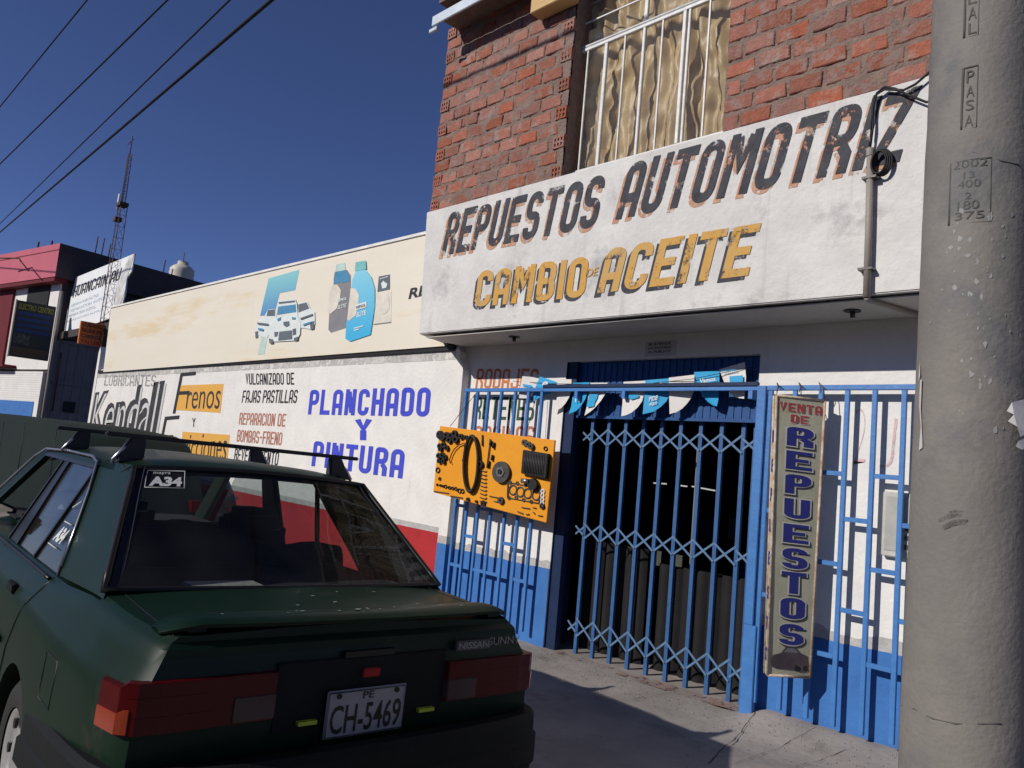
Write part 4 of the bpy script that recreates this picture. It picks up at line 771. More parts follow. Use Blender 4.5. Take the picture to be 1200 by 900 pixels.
qbox(-14,.02,0,.049,3.0,5.455,'front_wall', M['wall']); qbox(-14,.30,-.29,.04,5.35,5.455,'underside_shade', M['maroon'])  # maroon slab beneath the pink band stands in for its shadow
qbox(-3.65,-2.72,-.06,-.002,3.02,5.34,'maroon_column', M['maroon']); qbox(-1.85,-.52,-.03,-.002,4.1,5.34,'upper_window', M['darkgrey'])
bw = qbox(-14,-.06,-.06,.04,-.2,2.93,'block_wall', M['wall']); bg = MB()
for k in range(14): qbox(-14,-.10,-.064,-.0605,2.13+.06*0+k*.062,2.13+k*.062+.006,None,None,bg)
gko = bg.build('block_joint', mat('block_joint', (.55,.54,.52), bump=0), bw); tag(gko, kind='stuff')
qbox(-14,-.30,-.072,-.062,-.2,2.11,'blue_base', M['blue']); qbox(-14,-1.9,-.35,.04,3.03,3.10,'thin_canopy', M['maroon'])
for s, h in ((-1.15,.33),(-2.0,.38)): MB().tube([Q(s,.1,6.3), Q(s+.02,.1,6.37+h)], .03, 6).build('roof_post', M['rust'], pkb)
MB().tube([Q(-.55,-.6,5.6),Q(-1.2,-.6,5.95),Q(-1.25,-.6,6.0),Q(-2.2,-.75,6.05)],.02,5).build('lamp_arm', M['rust'], pkb)
for y, h, lb in ((6.25,.62,'rusty reinforcing bar on the dark side wall, tall one nearest the pink front'),(6.42,.62,'tall rusty reinforcing bar, second from the pink front'),(6.6,.5,'rusty reinforcing bar just left of the lattice mast'),(8.15,.42,'rusty reinforcing bar between the torn sign and the water tank'),(8.4,.2,'short rusty reinforcing bar nearest the water tank')):
    rb = MB().tube([(-23.75,y,6.2),(-23.75+.02,y+.02,6.33+h)], .018, 5).build('reinforcing_bar', M['rust'], None)
    tag(rb, lb, 'rebar', 'reinforcing bars on the roof edge')
tk = thing('water_tank', 'cream ribbed water tank on the roof behind the billboard', 'water tank')
prof = [(.0,0),(.36,0),(.38,.05),(.36,.10),(.38,.16),(.36,.22),(.38,.30),(.36,.36),(.38,.44),(.36,.50),(.37,.56),(.28,.66),(.17,.72),(.165,.77),(0,.78)]
MB().grid(lambda i, j: (-24.7+prof[int(round(j*14))][0]*math.cos(i*2*math.pi), 9.05+prof[int(round(j*14))][0]*math.sin(i*2*math.pi), 6.22+prof[int(round(j*14))][1]), 28, 14).build('body', M['tank'], tk, fixn=False)
MB().fan((-24.7,9.05,7.01), .16, .06, (0,0,1), 20).build('lid', M['tank'], tk); MB().tube([(-24.7,9.05,7.0),(-24.7,9.05,7.35)], .012, 5).build('vent_pipe', M['rust'], tk)
# gate leaf, signs, mast
gl_ = thing('sheet_metal_gate', 'tall grey sheet metal gate leaf standing open in shade', 'gate')
mb = MB()
for k in range(26):
    y = 5.56+k*.11; mb.box(-23.42,-23.39 if k % 2 else -23.40,y,y+.108,-.1,3.78)
mb.build('sheet', M['galv'], gl_); MB().box(-23.39,-23.36,5.54,8.4,3.76,3.84).box(-23.39,-23.36,5.54,8.4,2.65,2.70).box(-23.39,-23.36,5.54,5.60,-.1,3.75).build('frame', M['galv'], gl_)
h_ = [(5.945,2.205),(6.237,1.912)]; MB().box(-23.37,-23.352,h_[0][0],h_[1][0],h_[1][1],h_[0][1]).build('hatch', M['rubber'], gl_)
MB().tube([(-23.33,5.7,1.9),(-23.33,5.7,3.5)],.02,5).build('bolt_rod', M['rust'], gl_)
gb2 = thing('gate_beam', 'dark beam over the gateway beneath the torn white sign', 'beam')
MB().box(-23.6,-19.3,5.62,5.8,3.86,4.05).build('beam', M['darkwall'], gb2)
MB().tube([(-23.35,5.5,-.1),(-23.35,5.5,5.15)],.05,8).build('post', M['galv'], gb2)
ws = thing('torn_sign', 'large faded white sign with torn edges over the gateway', 'sign')
wp_ = [(-23.044,5.548),(-18.548,5.605),(-18.603,5.191),(-18.881,5.041),(-18.819,4.753),(-18.918,4.44),(-19.148,4.156),(-19.819,4.164),(-23.591,3.984)]
MB().prism(wp_, (0,5.70,0), (1,0,0), (0,0,1), .03).build('panel', mat('faded_white_vinyl', (.80,.80,.79), (.70,.71,.72), scale=1.5, c3=(.45,.52,.58), s3=1.5, t3=.62, bump=.1), ws)
textY('HUANCAIN AU', [(-23.071,4.985),(-19.362,5.074),(-22.988,5.283)], 5.70, M['black'], ws, block=True, bold=.02, lift=.006)
blp = mat('faded_blue_print', (.42,.55,.66), bump=0, wear=.5, wt=.5)
for a in ([(-23.015,4.721),(-20.755,4.814),(-23.052,4.795)], [(-23.021,4.581),(-20.182,4.697),(-23.059,4.655)], [(-23.11,4.448),(-20.888,4.522),(-23.148,4.521)], [(-23.199,4.313),(-20.31,4.411),(-23.224,4.362)]): textY('REPARACION AUTOS', a, 5.70, blp, ws, bold=0, lift=.006)
MB().prism([(-18.869,5.567),(-18.548,5.605),(-18.821,5.035),(-18.819,4.753),(-19.055,4.351),(-19.254,4.266),(-19.598,4.643),(-19.292,5.189)], (0,5.69,0), (1,0,0), (0,0,1), .01).build('peeling_strip', mat('torn_backing', (.35,.33,.32), (.7,.7,.68), scale=3, bump=.1), ws)
eb = thing('projecting_sign', 'dark projecting sign with faded print beside the pink building', 'sign')
q = [(4.506,4.67),(5.36,4.625),(5.316,3.171),(4.383,3.221)]; y0, y1 = (q[0][0]+q[3][0])/2, (q[1][0]+q[2][0])/2; z1, z0 = (q[0][1]+q[1][1])/2, (q[2][1]+q[3][1])/2
MB().box(-23.16,-23,y0,y1,z0,z1).build('panel', M['signdark'], eb); MB().box(-23.165,-22.995,y0-.03,y0-.001,z0-.02,z1+.02).build('front_edge', M['tank'], eb)
def textX(s, y0, y1, z0, z1, X, m, par, **k): return text3(s, (X,y0,z0), (X,y1,z0), (X,y0,z1), m, par, lift=.006, **k)
textX('ELECTRO CENTRO', y0+.05, y1-.04, z1-.22, z1-.07, -23, mat('yellow_green_print', (.30,.30,.06), bump=0), eb, bold=.03)
sb = mat('sign_blue', (.03,.06,.18), bump=0)
for k in range(4): MB().box(-22.999,-22.995,y0+.06,y1-.06,z1-.36-.15*k,z1-.27-.15*k).build('printed_band', sb, eb)
MB().box(-22.998,-22.994,y0+.05,y0+.40,z0+.33,z0+.60).build('printed_photo', mat('sign_photo', (.12,.13,.10), (.03,.04,.05), scale=12, bump=0), eb)
MB().box(-22.998,-22.994,y0+.03,y1-.03,z0+.03,z0+.25).build('printed_band', mat('sign_brown', (.12,.08,.05), bump=0), eb)
os_ = thing('orange_sign', 'small orange projecting sign with workshop wording by the gateway', 'sign')
q = [(5.14,3.996),(5.619,3.989),(5.58,3.451),(5.049,3.479)]; y0, y1 = (q[0][0]+q[3][0])/2, (q[1][0]+q[2][0])/2; z1, z0 = (q[0][1]+q[1][1])/2, (q[2][1]+q[3][1])/2
MB().box(-19.68,-19.6,y0,y1,z0,z1).build('panel', M['orangesign'], os_)
for k, (s, m_) in enumerate((('CUIDADO', M['maroon']), ('SALIDA DE', M['maroon']), ('CARROS', M['black']), ('TALLER', M['red']))):
    hh = (z1-z0)/4; textX(s, y0+.04, y1-.05, z1-hh*(k+.88), z1-hh*(k+.22), -19.6, m_, os_, bold=.02)
MB().tube([(-19.64,y1,z1-.1),(-19.2,5.5,z1-.1)],.015,5).build('bracket', M['rust'], os_)
ms = thing('lattice_mast', 'slender rusty lattice antenna mast rising behind the billboard end', 'mast')
def mast(z0, z1, w0, w1, n, x, y, nm):
    L3 = [(0,1),(.87,-.5),(-.87,-.5)]
    P = lambda k, t: Vector((x+L3[k][0]*(w0+(w1-w0)*t)/2*1.15, y+L3[k][1]*(w0+(w1-w0)*t)/2*1.15, z0+(z1-z0)*t))
    for k in range(3): MB().tube([P(k,0),P(k,1)], .010, 5).build('mast_leg', M['rust'], ms)
    mb = MB()
    for i in range(n):
        for k in range(3):
            mb.tube([P(k,i/n),P((k+1)%3,(i+1)/n)], .0045, 4); mb.tube([P(k,i/n),P((k+1)%3,i/n)], .004, 4)
    mb.build('mast_bracing', M['rust'], ms)
mast(3.3, 6.95, .26, .20, 13, -19.62, 5.60, 0); mast(6.95, 8.2, .10, .08, 8, -19.62, 5.60, 1)
MB().tube([(-19.62,5.6,8.2),(-19.62,5.6,8.65)],.012,5).tube([(-19.74,5.6,8.53),(-19.5,5.6,8.53)],.01,5).tube([(-19.73,5.55,8.44),(-19.51,5.55,8.44)],.01,5).build('antenna', M['rust'], ms)
MB().tube([(-19.78,5.55,6.8),(-19.78,5.55,7.2)],.03,6).build('antenna', M['whitem'], ms)
MB().box(-19.76,-19.48,5.5,5.7,6.88,6.96).box(-19.84,-19.66,5.5,5.65,6.52,6.62).build('clamp', M['rust'], ms)
# power lines
def line(p, q, r, lab):
    p, q = Vector(p), Vector(q); d = q-p; a = p-d*1.2; b = q+d*.25
    o = MB().tube([a.lerp(b, i/24) for i in range(25)], r, 5).build('power_cable', M['cable'], None); tag(o, lab, 'cable')
l1 = [(-40.567,15.436),(-27.971,15.621)]; l2 = [(-38.34,12.266),(-19.862,12.454)]
line((l1[0][0],6,l1[0][1]), (l1[1][0],6,l1[1][1]), .026, 'thin power cable, the uppermost crossing the sky corner')
line((l2[0][0],6,l2[0][1]), (l2[1][0],6,l2[1][1]), .026, 'thin power cable second from the sky corner')
l3a, l3b = [(-54.394,13.164)][0], [(-14.765,10.257)][0]; l4a, l4b = [(-53.976,12.57)][0], [(-12.832,9.502)][0]
line((l3a[0],9,l3a[1]), (l3b[0],5.6,l3b[1]), .022, 'thin service cable just above the thick lowest cable')
line((l4a[0],9,l4a[1]), (l4b[0],5.6,l4b[1]), .038, 'thick black lowest cable slanting across the sky')
o = MB().tube([(-30,.93,8.2),(-8,.93,8.12),(-4,.93,8.10),(3,.93,8.1)], .018, 5).build('power_cable', M['cable'], None); tag(o, 'overhead street cable out over the car, shadowing the brick wall', 'cable')

# ------------------------------------------------------------------ unseen houses across the street, added to shape the fill light
for k, (x0, x1, h, c) in enumerate(((-40,-27,5.2,(.42,.36,.28)),(-26.9,-14,6.4,(.36,.20,.14)),(-13.9,-3,4.6,(.45,.42,.36)),(-2.9,9,6.6,(.40,.33,.22)),(9.1,24,5.4,(.30,.30,.28)))):
    hs = thing('added_street_house', ('tan flat roofed', 'brick coloured two storey', 'low cream', 'ochre two storey', 'grey flat roofed')[k]+' house added behind the camera to shape the fill light', 'house', 'unseen houses added for the fill light')
    MB().box(x0,x1,-21,-12.5,-.24,h).build('wall', mat('house_render', c, bump=.2), hs)
    MB().box(x0-.05,x1+.05,-21,-12.3,h,h+.15).build('roof_slab', M['kerb'], hs)
    n = int((x1-x0)/3)
    for i in range(n):
        xx = x0+1+i*3; MB().box(xx,xx+1.3,-12.51,-12.46,1.0,2.2).build('window', M['darkgrey'], hs)
        if h > 6: MB().box(xx,xx+1.3,-12.51,-12.46,3.9,5.1).build('window', M['darkgrey'], hs)
    MB().box(x0+2.5,x0+3.5,-12.51,-12.45,-.1,2.0).build('door', M['maroon'], hs)

# grit and small stones swept against the wall foot
rg_ = random.Random(9); gr = MB()
for k in range(900):
    x = rg_.uniform(-4.9, -.9); y = 5.5-abs(rg_.gauss(0, .35)) if rg_.random() < .6 else rg_.uniform(3.2, 5.4); s0 = rg_.uniform(.0015, .006)
    z = gz(x, y)+.004; gr.add([(x-s0,y-s0*.6,z),(x+s0,y-s0,z),(x+s0*.7,y+s0,z),(x-s0*.8,y+s0*.7,z),(x,y,z+s0*1.1)], [(0,1,4),(1,2,4),(2,3,4),(3,0,4)])
tag(gr.build('grit', mat('grit', (.40,.37,.33), (.12,.11,.10), scale=30, bump=0), pv, fixn=False), kind='stuff')
# ------------------------------------------------------------------ parked green saloon
cpaint = mat('aged_green_paint', (.004,.018,.0095), (.0035,.0145,.0075), rough=.45, scale=3, c3=(.010,.023,.014), s3=2.5, t3=.6, bump=.02, bscale=3, spec=.16, coat=.06, speck=((.045,.035,.024), 1.9, .60))
cdeck = cpaint
cplas = mat('black_bumper_plastic', (.007,.008,.009), (.005,.006,.006), spec=.2, rough=.7, bump=.15, bscale=120)
ctrim = mat('black_trim', (.012,.012,.013), rough=.4, bump=0); cchrome = mat('dull_chrome', (.45,.45,.46), (.3,.3,.3), rough=.28, metal=.9, bump=0)
cint = mat('dark_upholstery', (.016,.017,.022), (.010,.010,.013), rough=.9, scale=9, bump=.2)
cred = mat('red_lens', (.07,.002,.003), (.055,.0015,.003), rough=.3, spec=.2, coat=.1, bump=0); cor = mat('orange_lens', (.30,.035,.008), rough=.12, spec=.6, coat=.8, bump=0)
cwh = mat('clear_lens', (.07,.045,.045), rough=.12, spec=.2, coat=.1, bump=0); cglass = glass('tinted_car_glass', (.80,.83,.82), dust=.03, refl=.5); csglass = glass('side_car_glass', (.72,.76,.77), dust=.04, refl=.5)
cwl = mat('white_sticker', (.62,.63,.62), bump=0); crim = mat('silver_rim', (.50,.50,.50), (.38,.38,.38), rough=.4, metal=.6, bump=.05); cty = mat('tyre_rubber', (.025,.024,.023), rough=.8, bump=.2)
car = thing('parked_car', 'dark green four door saloon with black roof rack parked before the shop', 'car')
car.location = (-2.2715,1.645,0); car.rotation_euler = (R(1.0),0,math.pi-.07)
def CP(u, v, z): return Vector((u, -v, z))
def lerp(a, b, t): return a+(b-a)*t
def interp(tab, u):
    if u <= tab[0][0]: return tab[0][1]
    for (a, x), (b, y) in zip(tab, tab[1:]):
        if u <= b: t = (u-a)/(b-a); t = t*t*(3-2*t)*.5+t*.5; return x+(y-x)*t
    return tab[-1][1]
Wt = [(0,.780),(.12,.806),(.4,.832),(1.0,.848),(3.2,.848),(3.9,.835),(4.3,.79),(4.45,.72)]
Sz = [(0,.955),(.35,.962),(.72,.972),(1.2,.940),(3.3,.925),(3.7,.905),(4.45,.78)]
Tz = [(0,.985),(.3,.998),(.66,1.01),(.74,.95),(3.45,.93),(3.6,.975),(4.1,.93),(4.45,.80)]
def prof(u):
    w_, s, t = interp(Wt,u), interp(Sz,u), interp(Tz,u)
    return [(w_-.12,.06),(w_-.04,.09),(w_-.008,.20),(w_,.42),(w_,.62),(w_-.004,.75),(w_-.010,.80),(w_-.030,.84),(w_-.062,.90),(w_-.078,s-.012),(w_-.094,s+.006),(w_-.115,min(t,s+.022)),(w_-.30,lerp(s,t,.92)),(w_*.4,t+.004),(0,t+.010)]
sts = [0,.03,.08,.16,.28,.42,.56,.66,.74,.9,1.1,1.3,1.5,1.7,1.9,2.2,2.5,2.8,3.1,3.3,3.45,3.6,3.75,3.9,4.05,4.2,4.32,4.42,4.46]
def urear(z): return .065 if z > .95 else (.045 if z > .88 else (.025 if z > .6 else .06))
rings = []
for u in sts:
    P = prof(u); ring = []
    for v, z in P:
        uu_ = u + urear(z)*max(0, 1-u/.3)
        if u == 0: v *= .985; 
        if u > 4.4: v *= .97; z = min(z, .77) 
        ring.append((uu_, v, z))
    rings.append([CP(*q) for q in ring] + [CP(a, -b, c) for a, b, c in ring[-2::-1]])
mb = MB(); n = len(rings[0]); v = [p for r in rings for p in r]; fs = []
for i in range(len(rings)-1):
    for k in range(n-1): fs.append((i*n+k, i*n+k+1, (i+1)*n+k+1, (i+1)*n+k))
    fs.append((i*n+n-1, i*n, (i+1)*n, (i+1)*n+n-1))
mb.add(v, fs, True)
for base in (0, (len(rings)-1)*n):
    h = n//2
    for k in range(h-1): mb.add([v[base+k], v[base+k+1], v[base+n-2-k], v[base+n-1-k]], [(0,1,2,3)], False)
    mb.add([v[base+h-1], v[base+h], v[base+h+1]], [(0,1,2)], False)
body = mb.build('body', cpaint, car)
cut = MB()
for u in (1.32, 3.86):
    for s in (-1, 1):
        cut.tube([CP(u, s*.50, .24), CP(u, s*1.0, .24)], .355, 32)
co_ = cut.build('cutter', ctrim, car)
md = body.modifiers.new('b', 'BOOLEAN'); md.object = co_; md.operation = 'DIFFERENCE'; md.solver = 'EXACT'
bpy.context.view_layer.update()
me = bpy.data.meshes.new_from_object(body.evaluated_get(bpy.context.evaluated_depsgraph_get()))
body.modifiers.clear(); body.data = me; bpy.data.objects.remove(co_); me.name = 'body'
me.materials.clear(); me.materials.append(cpaint)
for p in me.polygons: p.use_smooth = True; p.material_index = 0
me.set_sharp_from_angle(angle=R(32))
# seams
def curve_part(pts, r, name, m, par=car, n=6): return MB().tube([CP(*p) for p in pts], r, n).build(name, m, par)
def side(u, z): 
    P = prof(u)
    for (a, b), (c, d) in zip(P, P[1:]):
        if b <= z <= d and d > b: return a+(c-a)*(z-b)/(d-b)
    return P[4][0]
for s in (-1, 1):
    for us in ([(1.345,.94),(1.62,.60),(1.66,.45)], [(2.56,.93),(2.55,.5),(2.54,.12)], [(3.62,.92),(3.58,.5),(3.56,.12)]):
        pts = []
        for (a, b), (c, d) in zip(us, us[1:]): pts += [(lerp(a,c,k/8), lerp(b,d,k/8)) for k in range(8)]
        curve_part([(u, s*(side(u, z)+.001), z) for u, z in pts], .0035, 'door_seam', ctrim)
    curve_part([(u, s*(side(u, .955)-.005 if False else interp(Wt,u)-.074), interp(Sz,u)-.006) for u in [1.36+.1*k for k in range(25)]], .009, 'belt_trim', ctrim)
    curve_part([(u, s*(side(u, .60)+.002), .60) for u in [1.75+.1*k for k in range(17)]], .014, 'side_moulding', cplas)
    for u in (1.72, 2.78):
        hb_ = MB().box(u, u+.14, -.012, .012, -.022, .022).build('door_handle', cplas, car, bevel=.005); hb_.location = CP(0, s*(side(u,.82)+.006), .825)
MB().tube([CP(u, -(side(u, z)+.0005), z) for u, z in ((.70,.60),(.78,.60),(.86,.60),(.86,.68),(.86,.76),(.78,.76),(.70,.76),(.70,.68))], .0022, 5, close=True).build('fuel_flap_seam', ctrim, car)
# deck lid seams and spoiler
def topz(u, v):
    P = prof(u)[9:]
    for (a, b), (c, d) in zip(P, P[1:]):
        if c <= v <= a: return b+(d-b)*(a-v)/(a-c)
    return P[-1][1]
for s in (-1, 1): curve_part([(u+(.065 if u < .1 else .0), s*.665, topz(u, .665)+.0005) for u in (.02,.08,.16,.28,.42,.56,.66)], .0026, 'lid_seam', ctrim)
def spf(i, j):
    t = -1+2*i; a = abs(t); vv = .70*t
    e = max(0, (a-.84)/.16); lift = .036*(1-e**2); uc = .10+.05*a**3
    sec = [(.115,.0),(.06,.012),(0,.018),(-.055,.014),(-.075,.002),(-.07,-.010),(-.02,-.012),(.06,-.006),(.115,.0)]
    du, dz = sec[int(round(j*8))]; sc = 1-.55*e**3
    return CP(uc+du*sc, vv, .996+lift*.45+dz*sc - .015*e)
MB().grid(spf, 40, 8).build('spoiler', cpaint, car, sharp=40)
for s in (-1,0,1): MB().box(.08,.16,-.03-s*.66*-1*0-.0,.03,.985,1.018).build('spoiler_foot', cpaint, car).location = (0, s*.60, 0)
# rear panel: garnish, lamps, plate
MB().add([CP(.026,-.34,.885),CP(.026,.34,.885),CP(.02,.34,.66),CP(.02,-.34,.66),CP(.04,-.34,.885),CP(.04,.34,.885),CP(.04,.34,.66),CP(.04,-.34,.66)], [(0,1,2,3),(4,7,6,5),(0,4,5,1),(1,5,6,2),(2,6,7,3),(3,7,4,0)]).build('rear_garnish', cplas, car, bevel=.004)
def lamp(s):
    path = [(.010,.345),(.008,.55),(.008,.70),(.014,.762),(.045,.802),(.15,.828)]
    path2 = []
    for (a, b), (c, d) in zip(path, path[1:]): path2 += [(lerp(a,c,k/3), lerp(b,d,k/3)) for k in range(3)]
    path2.append(path[-1])
    def strip(p, z0, z1, out, name, m, par):
        mb = MB(); vs = []
        for k, (u, v_) in enumerate(p):
            o = Vector((-1,0)) if v_ < .72 else (Vector((-.7,.7)) if v_ < .8 else Vector((-.2,1)))
            zt_ = z1 - (.012 if v_ > .8 else 0)
            vs += [CP(u+o.x*out-(-o.x)*0, s*(v_+o.y*out), z0), CP(u+o.x*out, s*(v_+o.y*out), zt_), CP(u+.03, s*(v_-.015), z0), CP(u+.03, s*(v_-.015), zt_)]
        nn = len(p); f = []
        for k in range(nn-1):
            a = 4*k; b = a+4; f += [(a,b,b+1,a+1),(a+1,b+1,b+3,a+3),(a,a+2,b+2,b)]
        f += [(0,1,3,2),(4*nn-4,4*nn-2,4*nn-1,4*nn-3)]
        mb.add(vs, f); return mb.build(name, m, par, bevel=.002)
    D = .004 if s < 0 else -.016
    tl = strip(path2, .712+D, .858+D, .004, 'tail_lamp', cred, car)
    strip([p for p in path2 if p[1] > .775], .715+D, .785+D, .008, 'indicator_lens', cor, tl)
    strip([p for p in path2 if p[1] < .52], .718+D, .792+D, .009, 'reversing_lens', cwh, tl)
    for z in (.76+D, .815+D): strip([p for p in path2 if .5 < p[1] < .80], z, z+.004, .0055, 'lens_rib', cred, tl)
for s in (-1, 1): lamp(s)
pw_ = mat('number_plate_white', (.30,.30,.30), (.24,.24,.25), rough=.4, bump=.05)
pl_ = MB().box(.002,.012,-.158,.158,.626,.783).build('number_plate', pw_, car, bevel=.004)
def rtext(s, v0, v1, z0, z1, u, m, par, **k): return text3(s, CP(u, v0, z0), CP(u, v1, z0), CP(u, v0, z1), m, par, **k)
rtext('CH-5469', -.140,.140,.640,.735, .0005, ctrim, pl_, bold=.01); rtext('PE', -.022,.022,.748,.772, .0005, ctrim, pl_, bold=.01)
for v_ in (-.115, .115):
    MB().fan(CP(0, v_, .765), .009, .006, (1,0,0), 10).build('plate_bolt', ctrim, pl_)
MB().tube([CP(-.001,-.152,.632),CP(-.001,.152,.632),CP(-.001,.152,.777),CP(-.001,-.152,.777)], .002, 4, close=True).build('plate_rim', ctrim, pl_)
cy_ = mat('yellow_reflector', (.45,.55,.04), bump=0, rough=.4)
MB().box(-.0,.02,-.29,-.222,.672,.684).build('reflective_strip', cy_, car); MB().box(-.0,.02,.188,.255,.684,.696).build('reflective_strip', cy_, car)
MB().box(.012,.03,-.045,.025,.815,.845).build('boot_badge', mat('dull_red_badge', (.35,.02,.02), bump=0), car, bevel=.004)
MB().box(.014,.03,-.545,-.375,.878,.915).build('maker_badge', mat('grey_badge', (.07,.07,.07), rough=.3, bump=0), car, bevel=.002)
rtext('NISSAN', .385,.535,.884,.909,.0125, mat('badge_letters', (.28,.28,.28), bump=0), car, bold=.02); rtext('SUNNY', .55,.715,.884,.915,.032, mat('badge_letters', (.28,.28,.28), bump=0), car, bold=.0)
MB().box(.02,.06,-.10,.10,.885,.905).build('lid_grip', ctrim, car)
# bumpers
def bumper(front):
    path = [(1.0,.850),(.7,.858),(.35,.862),(.14,.858),(.02,.825),(-.045,.76),(-.075,.62),(-.095,.35),(-.10,0)]
    path = path + [(a, -b) for a, b in path[-2::-1]]
    pv_ = [Vector(p) for p in path]; sec = [(-.07,.650),(-.02,.652),(.0,.630),(.004,.56),(.016,.55),(.018,.47),(.004,.455),(-.004,.34),(-.03,.29),(-.08,.27)]
    vs = []
    for i, p in enumerate(pv_):
        t = (pv_[min(i+1,len(pv_)-1)]-pv_[max(i-1,0)]).normalized(); nn_ = Vector((t.y, -t.x)); 
        if nn_.dot(p-Vector((1.5,0))) < 0: nn_ = -nn_
        for o, z in sec:
            q = p+nn_*o; u = q.x if not front else 4.42-q.x*1.0
            vs.append(CP(u, q.y*(1 if not front else .95), z-.03-(.10*max(0, q.x-.1)/.9 if z > .4 else 0)))
    ns = len(sec); f = [(i*ns+k,(i+1)*ns+k,(i+1)*ns+k+1,i*ns+k+1) for i in range(len(pv_)-1) for k in range(ns-1)]
    f += [(i*ns+ns-1,(i+1)*ns+ns-1,(i+1)*ns,i*ns) for i in range(len(pv_)-1)]
    mb = MB().add(vs, f, True); return mb.build('bumper', cplas, car, sharp=35)
bumper(False); bumper(True)
for s in (-1, 1):
    MB().box(4.36,4.45,-.13,.13,.60,.74).build('headlight', cwh, car, bevel=.01).location = (0, s*.56, 0)
MB().box(4.38,4.47,-.42,.42,.62,.73).build('grille', ctrim, car)
MB().box(.55,4.0,-.70,.70,.02,.10).build('underbody', ctrim, car)
# greenhouse
def gv(z): return .752-(.175/.49)*(z-.93)
def side_poly(pts, s, name, m, th=.04, out=.0, par=car):
    f = [CP(u, s*(gv(z)+out), z) for u, z in pts]; g = [CP(u, s*(gv(z)+out-th), z-.0) for u, z in pts]; k = len(pts)
    return MB().add(f+g, [tuple(range(k)), tuple(range(2*k-1,k-1,-1))]+[(i,i+k,(i+1)%k+k,(i+1)%k) for i in range(k)]).build(name, m, par)
def roof(i, j):
    t = -1+2*j; a = abs(t); u0, u1 = 1.165+.035*(a**2), 3.06-.10*a**2
    u = lerp(u0, u1, i); vv = t*.572
    z = 1.492 - .030*a**2 - .022*a**6 - .050*max(0, (.12-i)/.12)**2*.6 - .05*max(0, (i-.8)/.2)**2
    return CP(u, vv, z)
MB().grid(roof, 24, 20).build('roof', cpaint, car, fixn=False)
MB().grid(lambda i, j: roof(i, j)*1.0 - Vector((0,0,.03)), 10, 10).build('headliner', cint, car, fixn=False)
rg = lambda s, t: (lerp(1.185, .665, t) + .05*(1-abs(-1+2*s)**2)*(-1 if t > .5 else -.6)*.7, (-1+2*s)*lerp(.56,.735,t), lerp(1.43,1.012,t) + .022*(1-abs(-1+2*s)**2)*(1-t))
rgw = MB().grid(lambda s, t: CP(*rg(s, t)), 20, 8).build('rear_window', cglass, car, fixn=False)
edge = [rg(k/20, 0) for k in range(21)] + [rg(1, k/8) for k in range(1, 9)] + [rg(1-k/20, 1) for k in range(1, 21)] + [rg(0, 1-k/8) for k in range(1, 8)]
MB().tube([CP(*p) for p in edge], .014, 6, close=True).build('window_seal', ctrim, car)
